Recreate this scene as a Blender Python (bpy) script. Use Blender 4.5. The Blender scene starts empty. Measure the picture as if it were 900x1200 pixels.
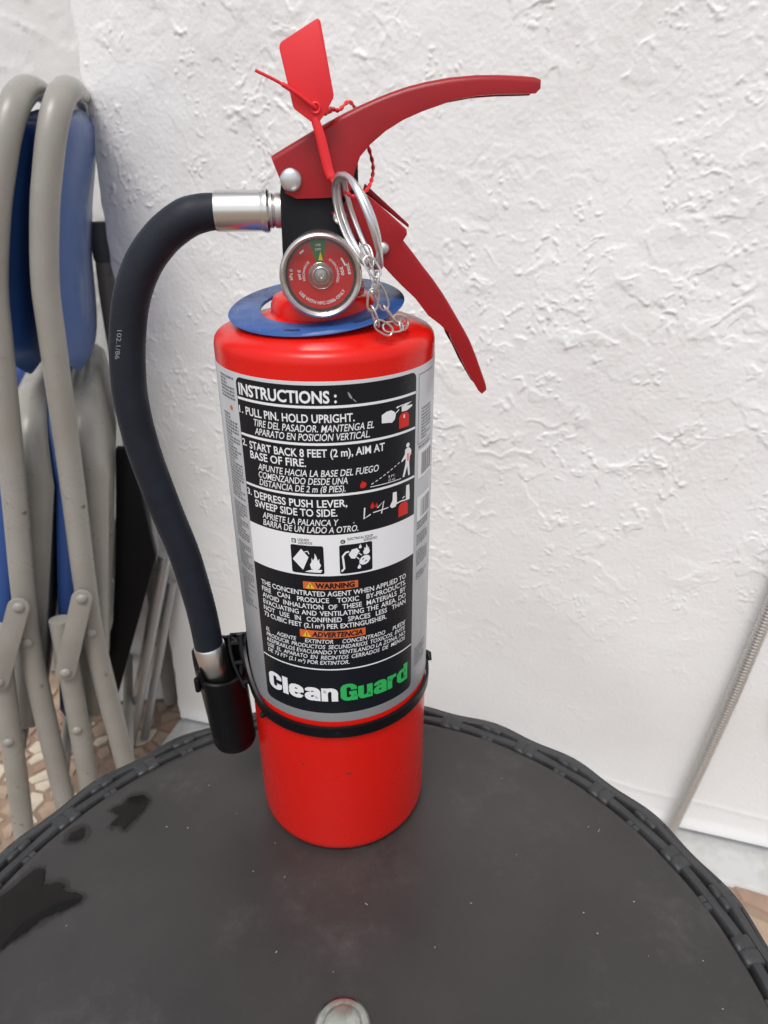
import bpy, bmesh, math, random
import numpy as np
from mathutils import Vector, Matrix

random.seed(7)
rng = np.random.default_rng(11)
SC = bpy.context.scene
COL = SC.collection
R = math.radians

# ------------------------------------------------------------------ camera
CAM_H, CAM_Z, YAW, PITCH, ROLL = 0.34405, 0.38639, 0.083262, 0.469755, -0.003649
cam_d = bpy.data.cameras.new('camera')
cam = bpy.data.objects.new('camera', cam_d)
COL.objects.link(cam)
cam_d.sensor_fit = 'VERTICAL'
cam_d.sensor_height = 36.0
cam_d.lens = 24.265
cam_d.clip_start = 0.01
cam_d.clip_end = 500
F = Vector((math.sin(YAW)*math.cos(PITCH), math.cos(YAW)*math.cos(PITCH), -math.sin(PITCH)))
RT = Vector((math.cos(YAW), -math.sin(YAW), 0))
UP = RT.cross(F)
R2 = RT*math.cos(ROLL) + UP*math.sin(ROLL)
U2 = UP*math.cos(ROLL) - RT*math.sin(ROLL)
M = Matrix((R2, U2, -F)).transposed().to_4x4()
M.translation = Vector((0, -CAM_H, CAM_Z))
cam.matrix_world = M
cam_d.dof.use_dof = True
cam_d.dof.focus_distance = 0.335
cam_d.dof.aperture_fstop = 16.0
SC.camera = cam

# ------------------------------------------------------------------ light
SUN_EL, SUN_AZ = R(62), R(-162)      # azimuth: direction towards the sun, from +y clockwise
wd = bpy.data.worlds.new('World')
SC.world = wd
wd.use_nodes = True
nt = wd.node_tree
bg = nt.nodes['Background']
sky = nt.nodes.new('ShaderNodeTexSky')
sky.sky_type = 'NISHITA'
sky.sun_disc = False
sky.sun_elevation = SUN_EL
sky.sun_rotation = SUN_AZ
sky.air_density = 1.0
sky.dust_density = 3.0
hs = nt.nodes.new('ShaderNodeHueSaturation')
hs.inputs['Saturation'].default_value = 0.42
nt.links.new(sky.outputs[0], hs.inputs['Color'])
nt.links.new(hs.outputs[0], bg.inputs['Color'])
bg.inputs['Strength'].default_value = 0.145
sl = bpy.data.lights.new('sun', 'SUN')
sl.energy = 1.3
sl.angle = R(24)
sl.color = (1.0, 0.97, 0.935)
so = bpy.data.objects.new('sun', sl)
COL.objects.link(so)
sd = Vector((math.sin(SUN_AZ)*math.cos(SUN_EL), math.cos(SUN_AZ)*math.cos(SUN_EL), math.sin(SUN_EL)))
so.rotation_euler = sd.to_track_quat('Z', 'Y').to_euler()
vs = SC.view_settings
vs.view_transform = 'Standard'
vs.look = 'None'
vs.exposure = 0.28
vs.gamma = 1.0
vs.use_curve_mapping = False

# ------------------------------------------------------------------ materials
MATS = {}
def mat(name, col, rough=0.5, metal=0.0, spec=0.5, coat=0.0, bump=0.0, bscale=200.0, var=0.0, vscale=20.0,
        col2=None, rvar=0.0, sheen=0.0, bdist=0.001, detail=6.0):
    m = bpy.data.materials.new(name)
    m.use_nodes = True
    t = m.node_tree
    b = t.nodes['Principled BSDF']
    b.inputs['Base Color'].default_value = (*col, 1)
    b.inputs['Roughness'].default_value = rough
    b.inputs['Metallic'].default_value = metal
    b.inputs['Specular IOR Level'].default_value = spec
    b.inputs['Coat Weight'].default_value = coat
    b.inputs['Coat Roughness'].default_value = 0.08
    tc = t.nodes.new('ShaderNodeTexCoord')
    if var > 0 or col2 or rvar > 0:
        n = t.nodes.new('ShaderNodeTexNoise')
        n.inputs['Scale'].default_value = vscale
        n.inputs['Detail'].default_value = detail
        n.inputs['Roughness'].default_value = 0.62
        t.links.new(tc.outputs['Object'], n.inputs['Vector'])
        if var > 0 or col2:
            mx = t.nodes.new('ShaderNodeMix')
            mx.data_type = 'RGBA'
            c2 = col2 or tuple(c*(1-var) for c in col)
            mx.inputs[6].default_value = (*col, 1)
            mx.inputs[7].default_value = (*c2, 1)
            rp = t.nodes.new('ShaderNodeMapRange')
            rp.inputs[1].default_value = 0.38
            rp.inputs[2].default_value = 0.66
            t.links.new(n.outputs[0], rp.inputs[0])
            t.links.new(rp.outputs[0], mx.inputs[0])
            t.links.new(mx.outputs[2], b.inputs['Base Color'])
        if rvar > 0:
            rr = t.nodes.new('ShaderNodeMapRange')
            rr.inputs[1].default_value = 0.3
            rr.inputs[2].default_value = 0.7
            rr.inputs[3].default_value = max(0.02, rough-rvar)
            rr.inputs[4].default_value = min(1, rough+rvar)
            t.links.new(n.outputs[0], rr.inputs[0])
            t.links.new(rr.outputs[0], b.inputs['Roughness'])
    if bump > 0:
        n2 = t.nodes.new('ShaderNodeTexNoise')
        n2.inputs['Scale'].default_value = bscale
        n2.inputs['Detail'].default_value = 4
        t.links.new(tc.outputs['Object'], n2.inputs['Vector'])
        bp = t.nodes.new('ShaderNodeBump')
        bp.inputs['Strength'].default_value = bump
        bp.inputs['Distance'].default_value = bdist
        t.links.new(n2.outputs[0], bp.inputs['Height'])
        t.links.new(bp.outputs[0], b.inputs['Normal'])
    MATS[name] = m
    return m

mat('red_paint', (0.66, 0.009, 0.0045), 0.27, spec=0.34, rvar=0.10, vscale=22, bump=0.05, bscale=900, bdist=0.0003)
mat('red_lever', (0.315, 0.007, 0.011), 0.31, spec=0.34, bump=0.12, bscale=1500, bdist=0.0003, rvar=0.06, vscale=60, var=0.12)
mat('red_plastic', (0.74, 0.018, 0.026), 0.45, bump=0.1, bscale=500, bdist=0.0003)
mat('label_silver', (0.46, 0.47, 0.485), 0.34, metal=0.1, rvar=0.05, vscale=50)
mat('print_black', (0.007, 0.009, 0.013), 0.30, spec=0.28, rvar=0.06, vscale=35)
mat('print_white', (0.78, 0.79, 0.80), 0.38, spec=0.3)
mat('print_green', (0.03, 0.42, 0.10), 0.35, spec=0.3)
mat('print_red', (0.60, 0.022, 0.016), 0.35, spec=0.3)
mat('print_orange', (0.62, 0.13, 0.035), 0.35, spec=0.3)
mat('print_yellow', (0.75, 0.48, 0.03), 0.3)
mat('print_grey', (0.16, 0.165, 0.17), 0.4)
mat('print_midgrey', (0.30, 0.31, 0.32), 0.4)
mat('black_paint', (0.006, 0.007, 0.010), 0.6, spec=0.25, bump=0.2, bscale=1200, bdist=0.0003)
mat('black_plastic', (0.003, 0.003, 0.004), 0.36, spec=0.28, bump=0.15, bscale=700, bdist=0.0003, rvar=0.08, vscale=60)
mat('hose_rubber', (0.014, 0.018, 0.027), 0.55, spec=0.24, bump=0.35, bscale=420, bdist=0.0005, var=0.25, vscale=55, rvar=0.1)
mat('hose_print', (0.22, 0.23, 0.24), 0.6)
mat('steel_bright', (0.66, 0.64, 0.60), 0.26, metal=1.0, rvar=0.03, vscale=60)
mat('steel_satin', (0.60, 0.59, 0.57), 0.38, metal=1.0, rvar=0.1, vscale=120)
mat('alu_wire', (0.68, 0.68, 0.69), 0.36, metal=0.9, rvar=0.1, vscale=200)
mat('rivet_metal', (0.62, 0.62, 0.61), 0.36, metal=0.85, rvar=0.1, vscale=300)
mat('blue_ring', (0.026, 0.088, 0.29), 0.36, bump=0.15, bscale=300, bdist=0.0004, rvar=0.12, vscale=150, var=0.15)
mat('ring_mark', (0.012, 0.03, 0.11), 0.5)
mat('table_plastic', (0.034, 0.033, 0.032), 0.42, bump=0.28, bscale=900, bdist=0.0004, rvar=0.06, vscale=14)
def dusty(m, base, dust):
    """thin dust and dried marks: two noises pick out pale patches and pinpoint specks"""
    t = m.node_tree
    b = t.nodes['Principled BSDF']
    tc = t.nodes.new('ShaderNodeTexCoord')
    def noise(sc, det, lo, hi, rough=0.6):
        n = t.nodes.new('ShaderNodeTexNoise')
        n.inputs['Scale'].default_value = sc
        n.inputs['Detail'].default_value = det
        n.inputs['Roughness'].default_value = rough
        t.links.new(tc.outputs['Object'], n.inputs['Vector'])
        r_ = t.nodes.new('ShaderNodeMapRange')
        r_.inputs[1].default_value = lo
        r_.inputs[2].default_value = hi
        t.links.new(n.outputs[0], r_.inputs[0])
        return r_.outputs[0]
    def math_(op, a, b_):
        n = t.nodes.new('ShaderNodeMath')
        n.operation = op
        for i_, v in enumerate((a, b_)):
            if isinstance(v, (int, float)): n.inputs[i_].default_value = v
            else: t.links.new(v, n.inputs[i_])
        return n.outputs[0]
    broad = noise(7, 5, 0.35, 0.70)
    patch = math_('MULTIPLY', noise(20, 8, 0.53, 0.78, 0.74), noise(140, 6, 0.32, 0.72))
    speck = math_('MULTIPLY', noise(900, 1, 0.70, 0.78), noise(30, 3, 0.42, 0.62))
    f = math_('ADD', math_('ADD', math_('MULTIPLY', broad, 0.16), math_('MULTIPLY', patch, 0.55)), math_('MULTIPLY', speck, 0.5))
    mx = t.nodes.new('ShaderNodeMix')
    mx.data_type = 'RGBA'
    mx.inputs[6].default_value = (*base, 1)
    mx.inputs[7].default_value = (*dust, 1)
    t.links.new(f, mx.inputs[0])
    t.links.new(mx.outputs[2], b.inputs['Base Color'])
def chips(name, col, scale, lo, hi, mask=3.0, mlo=0.5, mhi=0.62):
    """sparse wear spots of another colour over whatever the base colour is"""
    t = MATS[name].node_tree
    b = t.nodes['Principled BSDF']
    tc = t.nodes.new('ShaderNodeTexCoord')
    fac = None
    for sc, a, c in ((scale, lo, hi), (scale*0.18, mlo, mhi)):
        n = t.nodes.new('ShaderNodeTexNoise')
        n.inputs['Scale'].default_value = sc
        n.inputs['Detail'].default_value = 3
        t.links.new(tc.outputs['Object'], n.inputs['Vector'])
        r_ = t.nodes.new('ShaderNodeMapRange')
        r_.inputs[1].default_value = a
        r_.inputs[2].default_value = c
        t.links.new(n.outputs[0], r_.inputs[0])
        if fac is None: fac = r_.outputs[0]
        else:
            m_ = t.nodes.new('ShaderNodeMath')
            m_.operation = 'MULTIPLY'
            t.links.new(fac, m_.inputs[0])
            t.links.new(r_.outputs[0], m_.inputs[1])
            fac = m_.outputs[0]
    mx = t.nodes.new('ShaderNodeMix')
    mx.data_type = 'RGBA'
    src = b.inputs['Base Color']
    if src.links: t.links.new(src.links[0].from_socket, mx.inputs[6])
    else: mx.inputs[6].default_value = src.default_value
    mx.inputs[7].default_value = (*col, 1)
    t.links.new(fac, mx.inputs[0])
    t.links.new(mx.outputs[2], b.inputs['Base Color'])
chips('red_paint', (0.10, 0.03, 0.025), 150, 0.70, 0.73)
chips('red_lever', (0.10, 0.035, 0.03), 260, 0.69, 0.72)
dusty(MATS['table_plastic'], (0.0225, 0.0205, 0.0195), (0.105, 0.100, 0.095))
mat('rim_plastic', (0.022, 0.023, 0.024), 0.5, bump=0.4, bscale=500, bdist=0.0006, col2=(0.036, 0.038, 0.040), vscale=40, rvar=0.1)
mat('groove_dark', (0.004, 0.004, 0.004), 0.9, spec=0.1)
mat('dust', (0.30, 0.29, 0.27), 0.9)
mat('straw', (0.42, 0.33, 0.18), 0.9)
mat('chair_paint', (0.295, 0.286, 0.258), 0.32, col2=(0.255, 0.242, 0.210), vscale=14, rvar=0.1, bump=0.06, bscale=250, bdist=0.0005)
mat('kerb_paint', (0.46, 0.46, 0.45), 0.6, col2=(0.34, 0.33, 0.30), vscale=25, bump=0.3, bscale=120)
mat('chair_blue', (0.026, 0.080, 0.255), 0.36, bump=0.1, bscale=350, bdist=0.0006, rvar=0.08, vscale=30)
mat('seat_blue', (0.018, 0.06, 0.22), 0.5, bump=0.1, bscale=350, bdist=0.0006)
mat('stool_black', (0.003, 0.004, 0.006), 0.45, spec=0.2, rvar=0.1, vscale=20)
chips('chair_paint', (0.12, 0.09, 0.06), 90, 0.66, 0.72)
mat('grey_tube', (0.42, 0.43, 0.44), 0.34, metal=0.75, rvar=0.1, vscale=40)
mat('matrix_brown', (0.27, 0.19, 0.135), 0.55, col2=(0.20, 0.14, 0.10), vscale=18, bump=0.2, bscale=150)
mat('stone_cream', (0.56, 0.49, 0.38), 0.45, var=0.2, vscale=40)
mat('stone_tan', (0.38, 0.28, 0.20), 0.45, var=0.25, vscale=40)
mat('stone_rose', (0.31, 0.205, 0.15), 0.45, var=0.2, vscale=40)
mat('stone_white', (0.64, 0.61, 0.54), 0.45, var=0.15, vscale=40)
mat('braid_steel', (0.66, 0.655, 0.63), 0.30, metal=0.9)
mat('knob_grey', (0.13, 0.14, 0.15), 0.5)
mat('gauge_red', (0.50, 0.012, 0.014), 0.5)
mat('gauge_green', (0.02, 0.16, 0.035), 0.5)
mat('gauge_ring', (0.05, 0.05, 0.052), 0.35)
mat('cap_white', (0.62, 0.63, 0.58), 0.6, var=0.4, vscale=120)

def wall_mat():
    m = mat('stucco', (0.81, 0.81, 0.80), 0.62, col2=(0.775, 0.77, 0.755), vscale=6, bump=0.40, bscale=260, bdist=0.0011)
    return m
wall_mat()

def clear_mat(name, tint=(1, 1, 1), gloss=0.10, rough=0.04, ior=1.48):
    m = bpy.data.materials.new(name)
    m.use_nodes = True
    t = m.node_tree
    t.nodes.clear()
    out = t.nodes.new('ShaderNodeOutputMaterial')
    tr = t.nodes.new('ShaderNodeBsdfTransparent')
    tr.inputs[0].default_value = (*tint, 1)
    gl = t.nodes.new('ShaderNodeBsdfGlossy')
    gl.inputs['Roughness'].default_value = rough
    fr = t.nodes.new('ShaderNodeFresnel')
    fr.inputs[0].default_value = ior
    ad = t.nodes.new('ShaderNodeMath')
    ad.operation = 'ADD'
    ad.inputs[1].default_value = gloss
    mx = t.nodes.new('ShaderNodeMixShader')
    t.links.new(fr.outputs[0], ad.inputs[0])
    t.links.new(ad.outputs[0], mx.inputs[0])
    t.links.new(tr.outputs[0], mx.inputs[1])
    t.links.new(gl.outputs[0], mx.inputs[2])
    t.links.new(mx.outputs[0], out.inputs[0])
    MATS[name] = m
clear_mat('crystal', (0.97, 0.97, 0.97), 0.0, 0.03)
clear_mat('clear_plastic', (0.86, 0.88, 0.86), 0.14, 0.2)
mat('water_film', (0.0075, 0.007, 0.0065), 0.16, spec=0.22, rvar=0.06, vscale=60)
clear_mat('damp_film', (0.90, 0.89, 0.88), 0.0, 0.4, 1.03)
clear_mat('drop_water', (0.95, 0.97, 1.0), 0.03, 0.05)

# ------------------------------------------------------------------ mesh helpers
def mesh_obj(name, V, Fc, m, parent=None, smooth=True, ang=40, loc=None):
    me = bpy.data.meshes.new(name)
    me.from_pydata([tuple(v) for v in V], [], Fc)
    me.validate()
    return link_mesh(name, me, m, parent, smooth, ang, loc)

def link_mesh(name, me, m, parent=None, smooth=True, ang=40, loc=None):
    if m:
        me.materials.append(MATS[m])
    if smooth:
        me.shade_smooth()
        me.set_sharp_from_angle(angle=R(ang))
    o = bpy.data.objects.new(name, me)
    COL.objects.link(o)
    if parent:
        o.parent = parent
    if loc:
        o.location = loc
    return o

def empty(name, label, cat, loc=(0, 0, 0), group=None):
    o = bpy.data.objects.new(name, None)
    COL.objects.link(o)
    o.location = loc
    o.empty_display_size = 0.05
    tag(o, label, cat, group)
    return o

def tag(o, label=None, cat=None, group=None, kind=None):
    if label: o['label'] = label
    if cat: o['category'] = cat
    if group: o['group'] = group
    if kind: o['kind'] = kind
    return o

def join(*parts):
    V, Fc = [], []
    for v, f in parts:
        n = len(V)
        V += [tuple(x) for x in v]
        Fc += [tuple(i+n for i in q) for q in f]
    return V, Fc

def lathe(prof, n=64, axis='z', c=(0, 0, 0), closed=False):
    V, Fc = [], []
    for (r, h) in prof:
        for i in range(n):
            a = 2*math.pi*i/n
            x, y = r*math.cos(a), r*math.sin(a)
            if axis == 'z': p = (x, y, h)
            elif axis == 'y': p = (x, h, y)
            else: p = (h, x, y)
            V.append((p[0]+c[0], p[1]+c[1], p[2]+c[2]))
    k = len(prof)
    for j in range(k-1 if not closed else k):
        j2 = (j+1) % k
        for i in range(n):
            i2 = (i+1) % n
            q = (j*n+i, j*n+i2, j2*n+i2, j2*n+i)
            Fc.append(q if axis != 'y' else q[::-1])
    if not closed:
        if prof[0][0] > 1e-6: Fc.append(tuple(range(n))[::-1])
        if prof[-1][0] > 1e-6: Fc.append(tuple((k-1)*n+i for i in range(n)))
    return V, Fc

def smooth_path(pts, n):
    """Catmull-Rom through pts, n samples"""
    P = [Vector(p) for p in pts]
    P = [P[0]*2-P[1]] + P + [P[-1]*2-P[-2]]
    out = []
    segs = len(P)-3
    for k in range(n):
        t = k/(n-1)*segs
        i = min(int(t), segs-1)
        u = t-i
        a, b, c, d = P[i:i+4]
        out.append(0.5*((2*b)+(c-a)*u+(2*a-5*b+4*c-d)*u*u+(3*b-a-3*c+d)*u**3))
    return out

def tube(path, r, n=16, cap=True, closed=False, flat=None, ref=None):
    """sweep; r number or list; flat=(ru,rv) scale pair"""
    P = [Vector(p) for p in path]
    V, Fc = [], []
    k = len(P)
    nrm = None
    for j in range(k):
        if closed: t = (P[(j+1) % k]-P[j-1])
        else: t = P[min(j+1, k-1)]-P[max(j-1, 0)]
        t.normalize()
        if nrm is None:
            h = Vector(ref) if ref else (Vector((0, 0, 1)) if abs(t.z) < 0.9 else Vector((0, 1, 0)))
            nrm = (h-t*h.dot(t)).normalized()
        else:
            nrm = (nrm-t*nrm.dot(t)).normalized()
        bn = t.cross(nrm)
        rr = r[j] if isinstance(r, (list, tuple)) else r
        fu, fv = flat if flat else (1, 1)
        for i in range(n):
            a = 2*math.pi*i/n
            V.append(P[j]+nrm*(math.cos(a)*rr*fu)+bn*(math.sin(a)*rr*fv))
    for j in range(k if closed else k-1):
        j2 = (j+1) % k
        for i in range(n):
            i2 = (i+1) % n
            Fc.append((j*n+i, j*n+i2, j2*n+i2, j2*n+i))
    if cap and not closed:
        Fc.append(tuple(range(n))[::-1])
        Fc.append(tuple((k-1)*n+i for i in range(n)))
    return V, Fc

def bevel_mesh(name, V, Fc, m, parent=None, w=0.001, seg=2, ang=40, loc=None, lim=35):
    bm = bmesh.new()
    vs_ = [bm.verts.new(v) for v in V]
    for f in Fc:
        try: bm.faces.new([vs_[i] for i in f])
        except ValueError: pass
    bmesh.ops.recalc_face_normals(bm, faces=bm.faces)
    ed = [e for e in bm.edges if len(e.link_faces) == 2 and e.calc_face_angle(0) > R(lim)]
    bmesh.ops.bevel(bm, geom=ed, offset=w, segments=seg, profile=0.5, affect='EDGES', clamp_overlap=True)
    me = bpy.data.meshes.new(name)
    bm.to_mesh(me)
    bm.free()
    return link_mesh(name, me, m, parent, True, ang, loc)

def box(x0, x1, y0, y1, z0, z1):
    V = [(x, y, z) for z in (z0, z1) for y in (y0, y1) for x in (x0, x1)]
    return V, [(0, 2, 3, 1), (4, 5, 7, 6), (0, 1, 5, 4), (2, 6, 7, 3), (0, 4, 6, 2), (1, 3, 7, 5)]

def prism(poly, a, b, axis='y'):
    """polygon extruded between a and b along axis; poly in the other two coordinates"""
    n = len(poly)
    def P(u, v, h):
        return (u, h, v) if axis == 'y' else ((u, v, h) if axis == 'z' else (h, u, v))
    V = [P(u, v, a) for u, v in poly]+[P(u, v, b) for u, v in poly]
    Fc = [tuple(range(n)), tuple(range(2*n-1, n-1, -1))]
    Fc += [(i, i+n, (i+1) % n+n, (i+1) % n) for i in range(n)]
    return V, Fc

def channel(T, B, yn, yf, th, rd=0.0022):
    """inverted U pressed-steel channel: T top line, B lower flange edge, lists of (x,z); yn/yf near and far side"""
    V, Fc = [], []
    k = len(T)
    for q, ((tx, tz), (bx, bz)) in enumerate(zip(T, B)):
        d = Vector((bx-tx, 0, bz-tz))
        L = d.length
        d.normalize()
        t3 = Vector((tx, 0, tz))
        r_ = min(rd, L*0.45)
        n_ = yn[q] if isinstance(yn, list) else yn
        f_ = yf[q] if isinstance(yf, list) else yf
        def pt(y, dd): return t3+d*dd+Vector((0, y, 0))
        h_ = min(th, L*0.8)
        V += [pt(n_, L), pt(n_, r_), pt(n_+r_*0.13, r_*0.5), pt(n_+r_*0.5, r_*0.13), pt(n_+r_, 0),
              pt(f_-r_, 0), pt(f_-r_*0.5, r_*0.13), pt(f_-r_*0.13, r_*0.5), pt(f_, r_), pt(f_, L),
              pt(f_-th, L), pt(f_-th, h_), pt(n_+th, h_), pt(n_+th, L)]
    n = 14
    for j in range(k-1):
        for i in range(n):
            i2 = (i+1) % n
            Fc.append((j*n+i, j*n+i2, (j+1)*n+i2, (j+1)*n+i))
    for j, fl_ in ((0, False), (k-1, True)):
        o = j*n
        for q in ([0, 1, 12, 13], [1, 2, 3, 12], [3, 4, 12], [4, 5, 11, 12], [5, 6, 11], [6, 7, 8, 11], [8, 9, 10, 11]):
            f = [o+i for i in q]
            Fc.append(tuple(f if fl_ else f[::-1]))
    return V, Fc

def resample2(pts, n):
    return [(p.x, p.y) for p in smooth_path([(a, b, 0) for a, b in pts], n)]

def torus(c, n, rad, wire, seg=48, rs=10, ax=None):
    n = Vector(n).normalized()
    a = Vector(ax) if ax else (n.orthogonal())
    a = (a-n*a.dot(n)).normalized()
    b = n.cross(a)
    c = Vector(c)
    return tube([c+(a*math.cos(t)+b*math.sin(t))*rad for t in [2*math.pi*i/seg for i in range(seg)]], wire, rs, closed=True, ref=tuple(n))

# ------------------------------------------------------------------ text helper
_tc = {}
def text_mesh(s, bold=0.0, shear=0.0, res=3):
    key = (s, bold, shear, res)
    if key in _tc: return _tc[key]
    cu = bpy.data.curves.new('t', 'FONT')
    cu.body = s
    cu.size = 1.0
    cu.offset = bold
    cu.shear = shear
    cu.resolution_u = res
    o = bpy.data.objects.new('t', cu)
    me = bpy.data.meshes.new_from_object(o)
    V = [(v.co.x, v.co.y) for v in me.vertices]
    Fc = [tuple(p.vertices) for p in me.polygons]
    bpy.data.objects.remove(o)
    bpy.data.curves.remove(cu)
    bpy.data.meshes.remove(me)
    _tc[key] = (V, Fc)
    return V, Fc
_hv = text_mesh('H')[0]
CAPH = max(v[1] for v in _hv)-min(v[1] for v in _hv)

def place_text(s, x0, x1, base, cap, bold=0.03, shear=0.0, res=3):
    """text fitted between x0 and x1 on a baseline; returns 2D verts, faces"""
    V, Fc = text_mesh(s, bold, shear, res)
    a = min(v[0] for v in V)
    b = max(v[0] for v in V)
    sx = (x1-x0)/(b-a)
    sy = cap/(CAPH+2*bold)
    return [(x0+(v[0]-a)*sx, base+(v[1]+bold)*sy) for v in V], Fc

def text_w(s, bold, shear, cap, cond):
    V, _ = text_mesh(s, bold, shear)
    a = min(v[0] for v in V)
    b = max(v[0] for v in V)
    return (b-a)*cap/(CAPH+2*bold)*cond

def justified(s, x0, x1, base, cap, bold, shear, cond, fill=True):
    words = s.split()
    ws = [text_w(w, bold, shear, cap, cond) for w in words]
    gap = (x1-x0-sum(ws))/max(1, len(words)-1) if fill else cap*0.42
    out, x = [], x0
    for w, l in zip(words, ws):
        out.append(place_text(w, x, x+l, base, cap, bold, shear))
        x += l+gap
    return join2(*out)

def fit_cond(lines, width, cap, bold, shear, gap=0.36):
    return min((width-cap*gap*(len(l.split())-1))/sum(text_w(w, bold, shear, cap, 1.0) for w in l.split()) for l in lines)

def join2(*parts):
    V, Fc = [], []
    for v, f in parts:
        n = len(V)
        V += list(v)
        Fc += [tuple(i+n for i in q) for q in f]
    return V, Fc

# ================================================================== SETTING
ZF = -0.47
# ---- floor
fl = mesh_obj('floor', [(-40, -40, ZF), (40, -40, ZF), (40, 40, ZF), (-40, 40, ZF)], [(0, 1, 2, 3)], 'matrix_brown', smooth=False)
tag(fl, kind='structure')

def clip(poly, px, py, nx, ny):
    out = []
    for i in range(len(poly)):
        a, b = poly[i], poly[(i+1) % len(poly)]
        da = (a[0]-px)*nx+(a[1]-py)*ny
        db = (b[0]-px)*nx+(b[1]-py)*ny
        if da <= 0: out.append(a)
        if da*db < 0:
            t = da/(da-db)
            out.append((a[0]+(b[0]-a[0])*t, a[1]+(b[1]-a[1])*t))
    return out

def stones(x0, x1, y0, y1, step, mats):
    pts = []
    nx, ny = int((x1-x0)/step), int((y1-y0)/step)
    for i in range(nx):
        for j in range(ny):
            pts.append((x0+(i+0.5+random.uniform(-.45, .45))*step, y0+(j+0.5+random.uniform(-.45, .45))*step))
    for k, (px, py) in enumerate(pts):
        poly = [(px-step, py-step), (px+step, py-step), (px+step, py+step), (px-step, py+step)]
        for q, (qx, qy) in enumerate(pts):
            if q == k or abs(qx-px) > 3*step or abs(qy-py) > 3*step: continue
            dx, dy = qx-px, qy-py
            poly = clip(poly, (px+qx)/2, (py+qy)/2, dx, dy)
            if len(poly) < 3: break
        if len(poly) < 3: continue
        cx = sum(a for a, b in poly)/len(poly)
        cy = sum(b for a, b in poly)/len(poly)
        s = random.uniform(0.60, 0.95)
        h = 0.0015+random.random()*0.001
        lo = [((a-cx)*s, (b-cy)*s, 0) for a, b in poly]
        hi = [((a-cx)*s*0.95, (b-cy)*s*0.95, h) for a, b in poly]
        n = len(poly)
        Fc = [tuple(range(n, 2*n))]+[(i, (i+1) % n, (i+1) % n+n, i+n) for i in range(n)]
        mesh_obj('stone', lo+hi, Fc, random.choice(mats), fl, smooth=False, loc=(cx, cy, ZF+0.0002))
SM = ['stone_cream', 'stone_tan', 'stone_rose', 'stone_tan', 'stone_cream', 'stone_tan', 'stone_rose']
stones(-0.66, -0.22, 0.28, 0.70, 0.031, SM)
stones(0.52, 0.78, -0.02, 0.25, 0.055, ['stone_tan', 'stone_rose', 'stone_tan', 'stone_cream'])

# ---- stucco wall : height field made of trowel ridges, plateaus and crumbs
C0 = Vector((-0.2715, 0.567, 0))
WD = Vector((0.934041, -0.357166, 0))
WN = Vector((-0.357166, -0.934041, 0))
def gfield(ny, nx, sy, sx, seed):
    r_ = np.random.default_rng(seed).normal(size=(ny, nx))
    ky = np.fft.fftfreq(ny)[:, None]*2*math.pi
    kx = np.fft.rfftfreq(nx)[None, :]*2*math.pi
    f = np.fft.irfft2(np.fft.rfft2(r_)*np.exp(-0.5*((ky*sy)**2+(kx*sx)**2)), s=(ny, nx))
    return f/f.std()

def sstep(a, b, x):
    t = np.clip((x-a)/(b-a), 0, 1)
    return t*t*(3-2*t)

def sample(f, yy, xx):
    yy = np.clip(yy, 0, f.shape[0]-1.001)
    xx = np.clip(xx, 0, f.shape[1]-1.001)
    y0 = yy.astype(int)
    x0 = xx.astype(int)
    fy = yy-y0
    fx = xx-x0
    return (f[y0, x0]*(1-fy)*(1-fx)+f[y0+1, x0]*fy*(1-fx)+f[y0, x0+1]*(1-fy)*fx+f[y0+1, x0+1]*fy*fx)

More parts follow.
